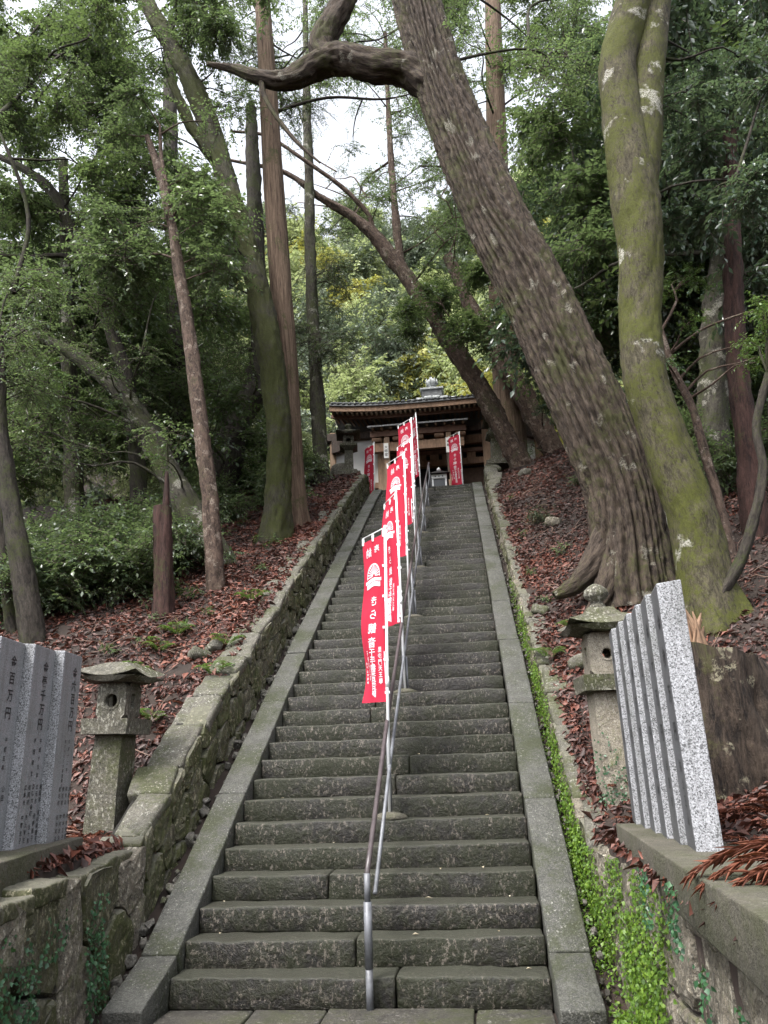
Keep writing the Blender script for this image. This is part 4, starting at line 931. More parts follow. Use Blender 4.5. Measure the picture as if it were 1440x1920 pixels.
green = tree('evergreen_oak', 'forked smooth trunk coated in bright yellow-green moss with white lichen patches', 'bark_green',
   [(1345, 1185, 3.15, 112), (1322, 1090, 3.15, 94), (1298, 970, 3.15, 88), (1256, 850, 3.15, 84), (1212, 720, 3.15, 79), (1200, 600, 3.15, 76), (1200, 480, 3.15, 82), (1193, 380, 3.15, 88), (1186, 320, 3.15, 86), (1184, 270, 3.15, 56), (1186, 220, 3.15, 8)],
   [[(1196, 440, 3.15, 20), (1193, 400, 3.14, 64), (1181, 310, 3.12, 82), (1166, 210, 3.12, 72), (1158, 120, 3.12, 68), (1180, 30, 3.12, 66), (1210, -60, 3.12, 62)], [(1196, 440, 3.17, 20), (1195, 400, 3.18, 62), (1198, 310, 3.2, 78), (1208, 200, 3.22, 66), (1216, 100, 3.24, 62), (1228, 0, 3.26, 58), (1240, -90, 3.28, 54)], [(1360, 1120, 3.1, 60), (1400, 1170, 3., 46), (1450, 1210, 2.9, 34), (1500, 1240, 2.8, 16)]],
   72, .05, both(both(lumps(.07, 4), flare(4, .5, .45, 8)), grain_disp(.01, 3)), limb_amp=.3)
lean = tree('leaning_pine', 'slender leaning red-brown trunk crossing in front of the temple roof', 'bark_red',
   [(992, 900, 14.2, 46), (955, 830, 14.2, 40), (905, 735, 14.1, 36), (860, 665, 14, 34), (800, 575, 13.9, 31), (740, 490, 13.8, 28), (700, 440, 13.7, 23), (660, 405, 13.6, 17), (600, 370, 13.5, 13), (530, 322, 13.4, 9), (430, 300, 13.3, 5)],
   [[(752, 505, 13.8, 18), (744, 430, 13.8, 15), (735, 330, 13.8, 12), (727, 180, 13.8, 9), (722, 60, 13.8, 6)], [(700, 440, 13.7, 10), (690, 402, 13.6, 9), (640, 350, 13.3, 8), (570, 300, 13., 7), (500, 255, 12.8, 6), (432, 246, 12.6, 4)]])
lean2 = tree('leaning_pine', 'second leaning pinkish trunk behind, ending in the foliage right of the roof', 'bark_red', [(1045, 860, 15.6, 42), (1000, 775, 15.6, 39), (955, 695, 15.6, 37), (912, 625, 15.6, 32), (880, 570, 15.6, 26), (840, 480, 15.6, 18)])
cedar_r = tree('cedar_tree', 'straight grey cedar trunk just right of the temple roof', 'bark_cedar', [(962, 890, 16.6, 60), (955, 760, 16.6, 56), (945, 620, 16.6, 52), (935, 400, 16.6, 44), (928, 150, 16.6, 34), (922, -60, 16.6, 26), (918, -200, 16.6, 16)], disp=ridges(.02, 18, 3), nseg=40, step=.15)
# --- left-hand trunks
moss = tree('mossy_tree', 'thick moss-darkened trunk leaning left above the stair wall', 'bark_mossy',
   [(518, 1012, 7.9, 58), (522, 940, 7.9, 50), (522, 800, 7.9, 47), (506, 660, 7.9, 45), (478, 520, 7.9, 43), (446, 410, 7.9, 40), (412, 300, 7.9, 37), (375, 190, 7.9, 36), (325, 90, 7.9, 32), (270, 0, 7.9, 28)],
   [[(412, 310, 7.9, 26), (385, 275, 7.8, 24), (355, 230, 7.7, 20), (320, 150, 7.6, 15)]], 56, .07, both(both(lumps(.14, 7), flare(4, .35, .35, 5)), grain_disp(.02, 5)))
cedar_l = tree('cedar_tree', 'tall straight cedar with tan fibrous bark beside the mossy trunk', 'bark_cedar', [(552, 985, 8.8, 52), (546, 860, 8.8, 44), (538, 700, 8.8, 42), (524, 500, 8.8, 40), (512, 330, 8.8, 38), (503, 170, 8.8, 33), (492, 0, 8.8, 28), (484, -120, 8.8, 24)], disp=both(ridges(.018, 20, 9), flare(5, .3, .3, 2)), nseg=48, step=.12)
red = tree('red_trunk_tree', 'thin reddish trunk rising from the leaf litter left of the wall', 'bark_red', [(404, 1112, 5.3, 36), (398, 1000, 5.3, 30), (384, 850, 5.3, 28), (362, 680, 5.3, 25), (338, 520, 5.3, 21), (318, 400, 5.3, 17), (295, 310, 5.3, 14), (275, 255, 5.3, 9)], [[(322, 410, 5.3, 10), (312, 350, 5.3, 9), (302, 290, 5.3, 7), (300, 235, 5.3, 5)]])
grey = tree('leaning_tree', 'grey trunk leaning far to the left behind the red one', 'bark_grey', [(440, 1100, 6.7, 62), (400, 1030, 6.75, 56), (350, 950, 6.8, 50), (312, 880, 6.8, 46), (270, 800, 6.8, 42), (210, 720, 6.8, 30), (115, 650, 6.8, 22), (20, 615, 6.8, 14)], keep=False)
snag = tree('broken_snag', 'short snapped-off trunk stub standing on the left slope', 'bark_maroon', [(308, 1162, 4.5, 40), (306, 1080, 4.5, 36), (304, 1000, 4.5, 36), (303, 950, 4.5, 30)], [[(308, 1000, 4.5, 16), (312, 930, 4.5, 12), (313, 885, 4.5, 5)]], cat='tree stub')
edge1 = tree('edge_tree', 'dark bare trunk at the left photo edge above the tablets', 'bark_dark', [(62, 1215, 3.9, 44), (48, 1110, 3.9, 40), (30, 1000, 3.9, 36), (12, 890, 3.9, 32), (0, 790, 3.9, 28), (-5, 640, 3.9, 24)])
edge2 = tree('edge_tree', 'thinner bare trunk leaning right behind the leftmost trunk', 'bark_dark', [(28, 1215, 4.4, 26), (16, 1130, 4.4, 24), (2, 1020, 4.4, 22), (-14, 850, 4.4, 20)])
kink = tree('crooked_tree', 'dark crooked trunk climbing to the upper left', 'bark_dark', [(262, 930, 8.5, 30), (240, 720, 8.5, 28), (215, 640, 8.5, 25), (178, 530, 8.5, 22), (138, 440, 8.5, 20), (100, 365, 8.5, 18), (50, 320, 8.5, 14), (-20, 285, 8.5, 10)], [[(160, 500, 8.5, 12), (120, 480, 8.4, 10), (60, 482, 8.3, 8), (-10, 478, 8.2, 6)]])
thin = tree('slim_conifer', 'slim grey conifer trunk left of the temple', 'bark_grey', [(603, 905, 13.3, 30), (598, 800, 13.3, 26), (590, 650, 13.3, 24), (582, 480, 13.3, 20), (578, 300, 13.3, 17), (574, 120, 13.3, 12), (572, 0, 13.3, 9)])
curv = tree('curved_tree', 'broad dark trunk bending behind the mossy tree', 'bark_dark', [(415, 905, 11.5, 66), (430, 830, 11.5, 56), (455, 770, 11.5, 50), (480, 725, 11.6, 46), (492, 660, 11.7, 40), (485, 560, 11.8, 34), (478, 400, 11.8, 28), (470, 200, 11.8, 20)])
dark1 = tree('straight_tree', 'straight dark trunk far behind the red-barked one', 'bark_dark', [(335, 900, 13, 34), (330, 600, 13, 32), (325, 400, 13, 30), (320, 250, 13, 26), (318, 50, 13, 20)])
pale1 = tree('pale_trunk_tree', 'pale lichen-spotted trunk in the left thicket', 'bark_grey', [(140, 960, 9, 34), (132, 800, 9, 30), (128, 680, 9, 28), (125, 500, 9, 22), (118, 300, 9, 16)])
# --- right-hand slender trunks
maroon = tree('red_trunk_tree', 'dark maroon bare trunk near the right photo edge', 'bark_maroon', [(1420, 1035, 4.6, 46), (1408, 900, 4.6, 44), (1392, 760, 4.6, 40), (1380, 640, 4.6, 36), (1374, 480, 4.6, 30), (1370, 250, 4.6, 24)])
rt2 = tree('grey_trunk_tree', 'thick greyish trunk half hidden behind the moss-green one', 'bark_grey', [(1330, 1010, 6.4, 60), (1335, 850, 6.4, 58), (1340, 700, 6.4, 54), (1352, 520, 6.4, 48), (1362, 350, 6.4, 40), (1370, 150, 6.4, 30)])
rt3 = tree('sapling', 'slender brown sapling rising right of the moss-green trunk', 'bark_red', [(1365, 1010, 4.2, 18), (1345, 930, 4.2, 17), (1318, 840, 4.2, 16), (1296, 760, 4.2, 14), (1262, 690, 4.2, 12), (1240, 620, 4.2, 9)])
rt4 = tree('sapling', 'crooked dark sapling at the lower right photo edge', 'bark_dark', [(1345, 1130, 2.9, 22), (1385, 1060, 2.9, 20), (1412, 980, 2.9, 18), (1430, 880, 2.9, 17), (1418, 800, 2.9, 14), (1440, 700, 2.9, 12)])
root = tree('fallen_log', 'brown log lying on the slope behind the moss-green trunk', 'bark_furrowed', [(1300, 985, 5.0, 44), (1370, 1050, 4.6, 46), (1450, 1120, 4.2, 46), (1500, 1160, 4., 40)], cat='log')

#PART4
ORD = 'first second third fourth fifth sixth seventh eighth ninth tenth eleventh twelfth thirteenth fourteenth fifteenth sixteenth seventeenth eighteenth nineteenth twentieth'.split()
# --- background woodland: every tree a trunk with its own crown
def wood_tree(name, X, Y, h, r0, barkm, kinds, n, cr, s0, s1, label, group, low=.35, gap=True, lean_=.1):
    z = float(ground_z(X, Y)); a = rng.uniform(0, 6.28); l = rng.uniform(0, lean_)*h; c = rng.normal(0, .04, 2)*h
    rec = tree(name, label, barkm, [(X+math.cos(a)*l*t**1.5+c[0]*math.sin(3*t), Y+math.sin(a)*l*t**1.5+c[1]*math.sin(3*t), z+h*t, r0*(1-.75*t)) for t in np.linspace(0, 1, 6)], nseg=9, step=.7, group=group)
    k_ = 0
    for _ in range(n*3):
        if k_ >= n: break
        t = rng.uniform(low, 1.08); an = rng.uniform(0, 6.28); rr = cr*math.sqrt(rng.random())*(1-.5*max(0, (t-.6)/.5)); i = min(len(rec['pts'])-1, int(t*20)); ax = np.array([X+math.cos(a)*l*t**1.5, Y+math.sin(a)*l*t**1.5, z+h*t])
        p = ax+[rr*math.cos(an), rr*math.sin(an), rng.normal(0, .3)]; s_ = rng.uniform(s0, s1)
        if (gap and (in_gap(p) or thin_out(p, s_))) or clear_view(p, s_): k_ += .5; continue
        add_clump(rec, p, kinds[int(rng.integers(len(kinds)))], s_, rng.random() < .6); k_ += 1
    return rec
gl, gr_, gh = 'evergreen trees of the left wood', 'evergreen trees of the right wood', 'pale trees on the hillside behind the temple'
for i in range(30):
    Y = rng.uniform(8, 18) if i < 20 else rng.uniform(19, 30); X = -rng.uniform(4.2 if Y < 12 else 6.8, 5+Y*.75)
    wood_tree('wood_tree', X, Y, rng.uniform(8, 13), rng.uniform(.07, .15), 'bark_dark' if i % 3 else 'bark_grey', ['mid', 'mid', 'dark', 'sparse'] if Y < 18.5 else ['grey', 'hill', 'hill', 'mid'], 16 if Y < 18.5 else 22, 2.2, .95, 1.4, 'leafy evergreen tree among the crowded trunks of the left wood', gl, .22)
for i in range(28):
    Y = rng.uniform(6.5, 24); X = rng.uniform(4.6 if Y < 12 else 6., 5+Y*.55)
    wood_tree('wood_tree', X, Y, rng.uniform(8, 13), rng.uniform(.07, .15), 'bark_dark', ['dark', 'blue', 'dark', 'mid'] if Y < 15 else ['grey', 'mid', 'hill'], 17, 2.2, .95, 1.45, 'dark evergreen tree among the crowded trunks of the right wood', gr_, .25)
for i in range(120):
    Y = rng.uniform(25.8, 66); X = rng.uniform(-.42, .3)*Y; ki = int(rng.choice([0, 1, 0, 3, 4, 3, 4, 2])); kind = [['hill'], ['hill'], ['yellow'], ['grey'], ['grey', 'hill']][ki]
    wood_tree('hill_tree', X, Y, rng.uniform(4.5, 9), .12, 'bark_dark', kind, 9, 1.9, 1.4+Y*.012, 2.2+Y*.02, ['pale green leafy tree on the hillside behind the temple', 'pale green leafy tree on the hillside behind the temple', 'yellow-green drooping tree on the hillside behind the temple', 'grey-green tree on the hillside behind the temple', 'mixed grey and pale green tree on the hillside behind the temple'][ki], gh, .2, gap=False)
# --- foliage of the named trees, read off where the photograph shows it
zone(moss, 130, 480, -60, 260, 6.5, 9, 46, ['sparse', 'mid'], .7, 1.1)
zone([red, moss], 180, 440, 180, 520, 5, 7.5, 38, ['sparse', 'mid'], .6, 1.)
zone(kink, -20, 260, 30, 520, 7, 9.5, 50, ['sparse', 'mid', 'dark'], .7, 1.1)
zone(grey, 0, 330, 520, 860, 5.2, 7.6, 44, ['sparse', 'sparse', 'light'], .6, 1.)
zone(edge1, -20, 160, 480, 800, 3.4, 5, 16, 'sparse', .45, .7)
zone([edge1, edge2], -30, 220, -40, 330, 4.5, 7, 30, ['dark', 'sparse'], .6, .9)
zone([dark1, pale1, curv], 40, 500, 380, 880, 9, 14, 56, ['mid', 'dark', 'sparse'], .8, 1.2)
zone(cedar_l, 430, 620, -60, 200, 8, 10.5, 22, ['cedar', 'sparse'], .7, 1.1)
zone([cedar_l, big], 520, 860, -20, 300, 8.5, 12, 16, 'sparse', .45, .7, gap=False)
zone([thin, lean], 500, 840, 40, 430, 13, 19, 34, 'sparse', .5, .8)
zone([lean, thin], 540, 800, 130, 400, 14, 19, 16, 'sparse', .4, .6, gap=False)
zone(thin, 540, 660, 380, 720, 12.5, 14, 20, 'cedar', .6, 1.0)
zone(lean, 600, 900, 0, 440, 12, 15, 44, 'sparse', .7, 1.1)
zone(lean, 760, 930, 490, 650, 11.5, 13.5, 22, 'dark', .55, .8, corridor=False)
zone([lean2, cedar_r], 820, 1140, -40, 560, 13, 18, 74, ['dark', 'mid', 'sparse'], .8, 1.2)
zone(big, 560, 1100, -140, 160, 5, 8, 30, 'sparse', .6, .9)
zone(rt2, 920, 1200, 60, 700, 8, 13, 70, ['dark', 'blue', 'mid'], .8, 1.2)
zone([maroon, rt2], 1230, 1480, -60, 560, 5, 8, 64, 'blue', .7, 1.1)
zone(green, 1240, 1460, 120, 420, 3, 4.5, 12, 'blue', .5, .8)
zone(rt3, 1240, 1440, 500, 700, 3.6, 4.6, 10, 'light', .45, .7)
zone(rt4, 1360, 1460, 480, 720, 2.4, 3.2, 8, 'light', .45, .6)
zone([rt2, maroon], 1240, 1450, 650, 980, 8, 12, 30, ['dark'], .7, 1.1)
zone(lean2, 960, 1060, 740, 880, 12.8, 14.2, 8, ['blue', 'light'], .3, .5, corridor=False)
close_trees()
# --- shrubs and small plants
def shrub(px, py, Y, kind, n, R, s0, s1, label, group=None, name='shrub', cat='shrub'):
    p = at(px, py, Y) if Y > 0 and group else hit(px, py); z = float(ground_z(p[0], p[1])); b = np.array([p[0], p[1], z]); o = thing(name, b, label, cat, group); st = []
    for i in range(n):
        q = np.array([rng.normal(0, R*.45), rng.normal(0, R*.45), rng.uniform(.25, 1.)*R*1.15]); link('foliage', CL[kind][int(rng.integers(len(CL[kind])))], o, q, (rng.normal(0, .25), rng.normal(0, .25), rng.uniform(0, 6.3)), float(rng.uniform(s0, s1)))
        Q, S_ = smoothpath([(0, 0, -.1), q*[.3, .3, .5], q], [.014, .01, .005], .25); st.append(tube(Q, S_, 5))
    v, f, t = tubes(st); link('stems', mesh('stems', v, f, 'bark_dark', True, {'tc': t}), o); return o
gs = 'evergreen shrubs crowding the foot of the left wood'
for i in range(26):
    shrub(rng.uniform(0, 330), rng.uniform(900, 1130), rng.uniform(4.4, 8), 'bush', 7, .75, .75, 1.15, 'dense green shrub crowding the foot of the left wood', gs)
for i in range(14):
    shrub(rng.uniform(330, 560), rng.uniform(830, 960), rng.uniform(9, 13), 'bush', 6, .7, .7, 1.1, 'small green shrub under the trees beside the upper left wall', 'shrubs under the trees beside the upper left wall')
for i in range(12):
    shrub(rng.uniform(1250, 1440), rng.uniform(850, 1000), rng.uniform(5.5, 9.5), 'bush', 6, .7, .7, 1.1, 'dark shrub between the slender trunks of the right slope', 'shrubs between the trunks of the right slope')
shrub(500, 1030, 6.9, 'light', 3, .3, .25, .35, 'small bright seedling at the foot of the mossy trunk', None, 'seedling', 'plant')
shrub(355, 1130, 4.9, 'light', 4, .3, .3, .4, 'low leafy plant between the snag and the red trunk', None, 'seedling', 'plant')
for i, (px, py) in enumerate(((335, 1185), (290, 1165), (250, 1215), (440, 1060), (490, 1075), (455, 985), (380, 1160), (210, 1235), (560, 960), (1000, 1080), (1060, 1040), (980, 1010), (1030, 1130), (955, 940))):
    shrub(px, py, 0, 'light', 2, .14, .16, .26, 'tiny green seedling on the leaf litter, '+ORD[i]+' of the seedlings', 'seedlings on the leaf litter', 'seedling', 'plant')
shrub(1010, 985, 8.6, 'cedar', 4, .3, .3, .4, 'tuft of dark grassy leaves on the right slope beside the big trunk', None, 'grass_tuft', 'plant')
shrub(1085, 910, 7.6, 'bush', 4, .3, .3, .4, 'bright green bush against the upper left side of the big trunk', None, 'seedling', 'plant')
def fern(x, y, label, n=7, L=.3, mat='leaf_light'):
    z = float(ground_z(x, y)); o = thing('fern', (x, y, z), label, 'fern', 'ferns on the leaf litter')
    for i in range(n):
        a = i*6.28/n+rng.uniform(-.3, .3); l = L*rng.uniform(.7, 1.2); m = 16; t = np.repeat(np.linspace(.15, 1, m), 2); sg = np.tile([1, -1], m)
        P = np.stack([np.cos(a)*l*t, np.sin(a)*l*t, l*(1.9*t-1.45*t*t)], 1); sd = np.array([-math.sin(a), math.cos(a), 0]); D = sg[:, None]*sd+[math.cos(a)*.35, math.sin(a)*.35, -.15]
        V, F, q = leaves(P, D+rng.normal(0, .05, P.shape), np.tile([0, 0, 1.], (2*m, 1)), l*.34*np.sin(np.pi*np.clip(t*.85+.1, 0, 1)), np.full(2*m, l*.075), rng.random(2*m)); link('frond', mesh('frond', V, F, mat, False, {'rnd': q}), o)
for (px, py, lab) in ((250, 1270, 'pale fern on the litter above the left lantern'), (330, 1195, 'bright fern below the snapped trunk stub'), (285, 1360, 'small fern right of the left lantern'), (400, 1270, 'grey-green fern beside the left wall caps'), (1030, 1240, 'small fern on the right slope by the lantern'), (1085, 1190, 'low fern at the foot of the big trunk'), (425, 1215, 'bright fern close inside the left wall'), (300, 1225, 'pale fern on the litter left of the grey rock'), (470, 1130, 'small fern on the litter below the mossy trunk')):
    p = hit(px, py); fern(p[0], p[1], lab, 8, .2+.012*p[1])
# labels: place among its fellows, counted from the left edge of the view
def ordinal(i):
    if i < 20: return ORD[i]
    return {2: 'twenty', 3: 'thirty', 4: 'forty'}[(i+1)//10]+('-'+ORD[(i+1) % 10-1] if (i+1) % 10 else 'th') if (i+1) % 10 else {30: 'thirtieth', 40: 'fortieth'}[i+1]
for g_, txt in ((gl, 'background evergreen of the left wood'), (gr_, 'dark background evergreen of the right wood'), (gs, 'dense shrub at the foot of the left wood'), ('shrubs under the trees beside the upper left wall', 'small shrub beside the upper left wall'), ('shrubs between the trunks of the right slope', 'dark shrub between the trunks of the right slope'), ('seedlings on the leaf litter', 'tiny green seedling on the leaf litter')):
    m = sorted((o for o in COL.objects if o.get('group') == g_), key=lambda o: pix(np.array(o.location))[0])
    for i, o in enumerate(m): o['label'] = txt+', '+ordinal(i)+' counted from the left'
# --- stump and torn stump
def stump(loc, r0, r1, h, label, mat):
    o = thing('tree_stump', loc, label, 'stump'); P, R = smoothpath([(0, 0, -.2), (0, 0, .1), (.02, .02, h*.6), (.03, .03, h)], [r0*1.25, r0*1.1, (r0+r1)/2, r1], .03); v, f, t = tube(P, R, 60, disp=both(ridges(.045, 13, 6), lumps(.22, 5)))
    top = v.reshape(-1, 60, 3)[-1]; top[:, 2] += .07*np.sin(np.arange(60)/60*6.28+1)+.04*noise(top[:, 0]*9, top[:, 1]*9, 0*top[:, 0], 3); v = v.reshape(-1, 60, 3); v[-1] = top; v = v.reshape(-1, 3)
    link('bark', mesh('bark', v, f, mat, True, {'tc': t}), o); c = top.mean(0)-[0, 0, .05]; V = np.vstack([top*.985+c*.015, top*.5+c*.5, c]); n = 60
    link('cut_top', mesh('cut_top', V, [[i, (i+1) % n, n+(i+1) % n, n+i] for i in range(n)]+[[n+i, n+(i+1) % n, 2*n] for i in range(n)], 'bark_dark', True, {'tc': V}), o)
stump((2.74, .62, float(ground_z(2.74, .62))-.05), .4, .35, .98, 'dark rotting tree stump with pale lichen behind the right tablets', 'bark_stump')
p = at(1306, 1235, 2.4); o = thing('torn_stump', (p[0], 2.4, float(ground_z(p[0], 2.4))-.08), 'splintered orange-brown broken stump below the moss-green trunk', 'stump')
for i in range(16):
    a = rng.uniform(0, 6.28); q = rng.uniform(.0, .1); h = rng.uniform(.3, .85); w = rng.uniform(.03, .065); b0 = np.array([math.cos(a)*q, math.sin(a)*q, 0]); P, R = smoothpath([b0*1.3, b0+[rng.normal(0, .02), 0, h*.5], b0*1.2+[rng.normal(0, .05), rng.normal(0, .05), h]], [w*1.5, w, .006], .06); v, f, t = tube(P, R, 7, disp=lumps(.3, i)); link('splinter', mesh('splinter', v, f, 'torn_wood', False, {'tc': t}), o)
# --- roots and rocks on the right slope
for i, (px, py, s_, lab) in enumerate(((1040, 985, .3, 'tan rock on the right slope beside the grass tuft'), (1015, 1150, .2, 'half-buried grey rock on the right slope'), (975, 1225, .22, 'flat rock by the right wall caps'), (1088, 1250, .25, 'rock touching the eave of the right lantern'), (400, 1222, .22, 'grey rock on the litter inside the left wall'), (375, 1235, .25, 'flat mossy rock beside the grey one on the left slope'), (985, 890, .35, 'mossy rock at the foot of the leaning trunk'))):
    p = hit(px, py); Yg = p[1]; v, f = roundbox((s_, s_*.8, s_*.6), s_*.2, .06, .03, 5, i+40, 5); tag(link('rock', mesh('rock', v, f, 'cap_stone' if i != 0 else 'wall_stone_pale', True), None, (p[0], Yg, float(ground_z(p[0], Yg))+.03), (rng.normal(0, .2), rng.normal(0, .2), rng.uniform(0, 3))), lab, 'rock')
# --- leaf litter
def litter(n, x0, x1, y0, y1, name, l0, l1, mat='litter', bias=1., up=.65, lift=.035):
    X = x0+(x1-x0)*rng.random(n)**bias; Y = rng.uniform(y0, y1, n)
    keep = ~((Y > 15.2) & (X < 6.5) & (X > -8.5)); X, Y = X[keep], Y[keep]; n = len(X); Z = ground_z(X, Y); e = .03
    gxn = (ground_z(X+e, Y)-Z)/e; gyn = (ground_z(X, Y+e)-Z)/e; gxn = np.clip(gxn, -1.5, 1.5); gyn = np.clip(gyn, -1.5, 1.5)
    N = np.stack([-gxn, -gyn, np.ones(n)], 1); N /= np.linalg.norm(N, axis=1, keepdims=True); N += rng.normal(0, up, (n, 3)); a = rng.uniform(0, 6.28, n)
    D = np.stack([np.cos(a), np.sin(a), gxn*np.cos(a)+gyn*np.sin(a)+rng.normal(0, .3, n)], 1); L = rng.uniform(l0, l1, n)
    P = np.stack([X, Y, Z+rng.uniform(0, lift, n)+.008], 1); kk = (fbm(X*1.7, Y*1.7, 0*X, 21, 3) > -.88); P, D, N, L, X, Y = P[kk], D[kk], N[kk], L[kk], X[kk], Y[kk]; n = len(X); V, F, q = leaves(P, D, N, L, L*rng.uniform(.2, .55, n), np.clip(rng.random(n)*.66+.5*(fbm(X*1.3, Y*1.3, 0*X, 4, 2)*.55+.35), 0, 1), .3)
    tag(link(name, mesh(name, V, F, mat, False, {'rnd': q})), {'l': 'brown and purple fallen leaves carpeting the left slope', 'r': 'brown and red fallen leaves carpeting the right slope'}['l' if x1 < 0 else 'r'], 'leaf litter', None, 'stuff')
litter(66000, -1.82, -9.5, -2.2, 15.2, 'leaf_litter', .04, .13, bias=1.4)
litter(46000, 1.74, 7.5, -3.6, 15.2, 'leaf_litter', .04, .12, bias=1.4)
litter(30000, -1.82, -7, -2, 15.2, 'leaf_litter', .015, .045, bias=1.3)
litter(24000, 1.74, 6, -3.6, 15.2, 'leaf_litter', .015, .045, bias=1.3)
# --- fallen twigs
tw = []
for i in range(420):
    x = -1.95-rng.random()**1.3*4.5 if i % 2 else 1.9+rng.random()**1.3*3.2; y = rng.uniform(.4, 13); a = rng.uniform(0, 6.28); L = rng.uniform(.15, .7); P = []
    for t in (0, .35, .7, 1): xx, yy = x+math.cos(a)*L*t+rng.normal(0, .02), y+math.sin(a)*L*t+rng.normal(0, .02); P.append((xx, yy, float(ground_z(xx, yy))+.03+.03*t))
    if min(abs(p[0]) for p in P) < 1.9: continue
    Q, R = smoothpath(P, [.007, .006, .005, .002], .12); v, f, t = tube(Q, R*rng.uniform(.5, 1.4), 4); tw.append((v, f, t))
v, f, t = tubes(tw); tag(link('twigs', mesh('twigs', v, f, 'dry_twig', True, {'tc': t})), 'dead twigs strewn over the leaf litter', 'twigs', None, 'stuff')
# --- dry cedar fronds
def frond(P0, a, L, n=26, droop=0., rise=.1):
    t = np.linspace(0, 1, n); P = P0+np.stack([np.cos(a)*L*t, np.sin(a)*L*t, rise*L*t-droop*t**3], 1); T = np.gradient(P, axis=0); sd = np.array([-math.sin(a), math.cos(a), 0.]); tt = np.repeat(np.arange(n), 5); sg = np.tile([-1, -.5, 0, .5, 1.], n)
    D = T[tt]/np.linalg.norm(T[tt], axis=1, keepdims=True)*1.0+sg[:, None]*sd*.55+rng.normal(0, .16, (5*n, 3)); l = L*.3*(1-.6*t[tt])*rng.uniform(.6, 1.25, 5*n); return leaves(P[tt], D, np.array([0, 0, 1.])+rng.normal(0, .6, (5*n, 3)), l, l*.05+.003, rng.random(5*n), .3)
def merge(lst):
    V, F, Q, o = [], [], [], 0
    for v, f, q in lst: V.append(v); F.append(f+o); Q.append(q); o += len(v)
    return np.concatenate(V), np.concatenate(F), np.concatenate(Q)
fr = []
for (cx, cy, sx, sy, n) in ((2.45, -1.4, .35, .9, 90), (2.2, .6, .3, .4, 26), (2.1, 2.2, .25, .7, 22), (-2.6, .9, .45, .4, 45), (-2.2, 1.6, .25, .5, 30), (-3, 3, .8, .8, 24), (2.5, 3.6, .4, .8, 20)):
    for i in range(n):
        x, y = rng.normal(cx, sx), rng.normal(cy, sy)
        if abs(x) < 1.95: continue
        fr.append(frond(np.array([x, y, float(ground_z(x, y))+.03]), rng.uniform(0, 6.28), rng.uniform(.15, .38), 14, .03, rng.uniform(-.05, .3)))
V, F, q = merge(fr); tag(link('cedar_litter', mesh('cedar_litter', V, F, 'frond_dry', False, {'rnd': q})), 'rusty dry cedar sprays scattered over the litter', 'leaf litter', None, 'stuff')
p = np.array([2.25, -2.35, 1.08]); bl = [frond(p+[0, .03*i-.06, .02*i], math.pi+rng.normal(0, .12), rng.uniform(.4, .62), 34, .16, .12) for i in range(4)]
V, F, q = merge(bl); tag(link('cedar_spray', mesh('cedar_spray', V-p, F, 'frond_dry', False, {'rnd': q}), None, p), 'long rusty dry cedar spray drooping over the right concrete plinth', 'fallen branch')
# --- bright creeping plants on the right wall and gutter
def creeper(n, fn, name, label, mat, l0, l1, round_=.85):
    P, Nn = fn(n); m = len(P); D = rng.normal(0, 1, (m, 3)); D -= Nn*(D*Nn).sum(1, keepdims=True)*.8; D[:, 2] -= .5; L = rng.uniform(l0, l1, m); V, F, q = leaves(P, D, Nn+rng.normal(0, .45, (m, 3)), L, L*round_, rng.random(m), .15)
    tag(link(name, mesh(name, V, F, mat, False, {'rnd': q})), label, 'creeper', None, 'stuff')
def on_right(n):
    P, N = [], []
    while len(P) < n:
        y = rng.uniform(-1.4, 6.5); h = rng.random(); dens = np.interp(y, [-1.4, -.9, .9, 1.2, 3, 6.5], [.25, 1, 1, .55, .4, .12]); wob = .5+.5*float(noise(y*3, h*2.2, 0, 5))
        if rng.random() > dens*np.clip(wob*1.7-.25, 0, 1): continue
        z = RBt(y)*(1-h)+(RTp(y)+.0)*h; x = float(fxr(y, h))-rng.uniform(.02, .06)
        if rng.random() < .22: P.append((x-rng.uniform(0, .12), y, max(.0, float(zn(y))-.14)+rng.uniform(.0, .05))); N.append((-.3, -.2, 1.))
        else: P.append((x, y, z)); N.append((-1., -.25, .45))
    return np.array(P, float), np.array(N)/np.linalg.norm(N, axis=1, keepdims=True)
creeper(15000, on_right, 'creeping_fern', 'bright green small-leaved creeper hanging over the right wall and gutter', 'leaf_moss', .014, .034)
def on_left(n):
    y = rng.uniform(-2.2, -.1, n); h = np.clip(rng.beta(1.4, 1.8, n), 0, 1)*.85; k_ = (noise(y*3.5, h*3, 0*y, 9) > -.1); y, h = y[k_], h[k_]; z = LB(y)*(1-h)+LT(y)*h; return np.stack([fxl(y, h)+.055, y, z], 1), np.tile([.95, -.1, .3], (len(y), 1))
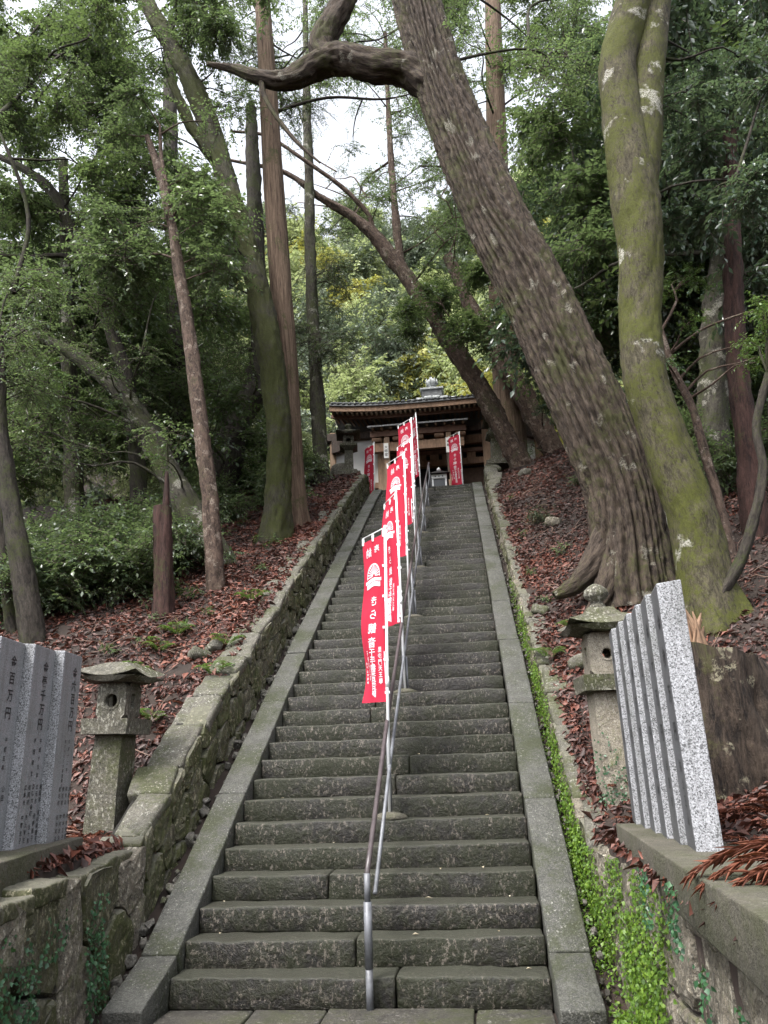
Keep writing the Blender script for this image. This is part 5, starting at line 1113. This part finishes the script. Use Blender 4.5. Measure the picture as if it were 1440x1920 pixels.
creeper(2600, on_left, 'ivy', 'dark green small-leaved ivy on the lower stones of the left wall', 'leaf_ivy', .015, .035)
def vine(n):
    P = []
    for (x, y, z0, z1) in ((1.63, -2.45, .8, .3), (1.64, -2.1, 1.0, .75), (1.66, -1.45, .98, .72), (1.62, -2.9, .8, .35)):
        for i in range(n//4): t = rng.random(); P.append((x-.035-rng.uniform(0, .02)+.0*t, y+rng.normal(0, .05), z0+(z1-z0)*t))
    P = np.array(P); return P, np.tile([-1., -.2, .3], (len(P), 1))
creeper(420, vine, 'vine', 'trailing ivy strands hanging on the right wall below the plinth', 'leaf_ivy', .015, .03)
def on_lantern(n):
    P = np.stack([2.02+rng.uniform(-.2, .2, n), np.full(n, 1.22-.17), 1.1+np.abs(rng.normal(0, .22, n))], 1); return P, np.tile([0, -1., .3], (n, 1))
creeper(260, on_lantern, 'vine', 'thin vine climbing the post of the right lantern', 'leaf_ivy', .012, .028)
# --- single pale leaves on the steps
for i, (k_, x) in enumerate(((2, .95), (3, .42), (4, .55), (4, .85), (3, 1.05), (6, .95), (2, .35), (5, -.35), (1, 1.1), (9, .3), (7, -.9), (2, -1.05), (12, .6), (16, -.4), (3, -1.1))):
    L = rng.uniform(.035, .07); a = rng.uniform(0, 6.28); V, F, q = leaves(np.zeros((1, 3)), np.array([[math.cos(a), math.sin(a), .12]]), np.array([[rng.normal(0, .2), rng.normal(0, .2), 1.]]), np.array([L]), np.array([L*.4]), rng.random(1), .25)
    tag(link('fallen_leaf', mesh('fallen_leaf', V, F, 'leaf_pale_dry', False, {'rnd': q}), None, (x, Yk(k_)+rng.uniform(.06, .16), Zk(k_)+.012)), 'pale dry leaf on the '+ORD[k_-1]+' step from the bottom, '+('by the right curb' if x > .8 else 'right of centre' if x > .45 else 'just right of the handrail' if x > 0 else 'left of the handrail' if x > -.7 else 'by the left curb'), 'leaf', 'pale dry leaves on the steps')
print('objects', len(bpy.data.objects), 'tris', sum(len(m.polygons) for m in bpy.data.meshes))
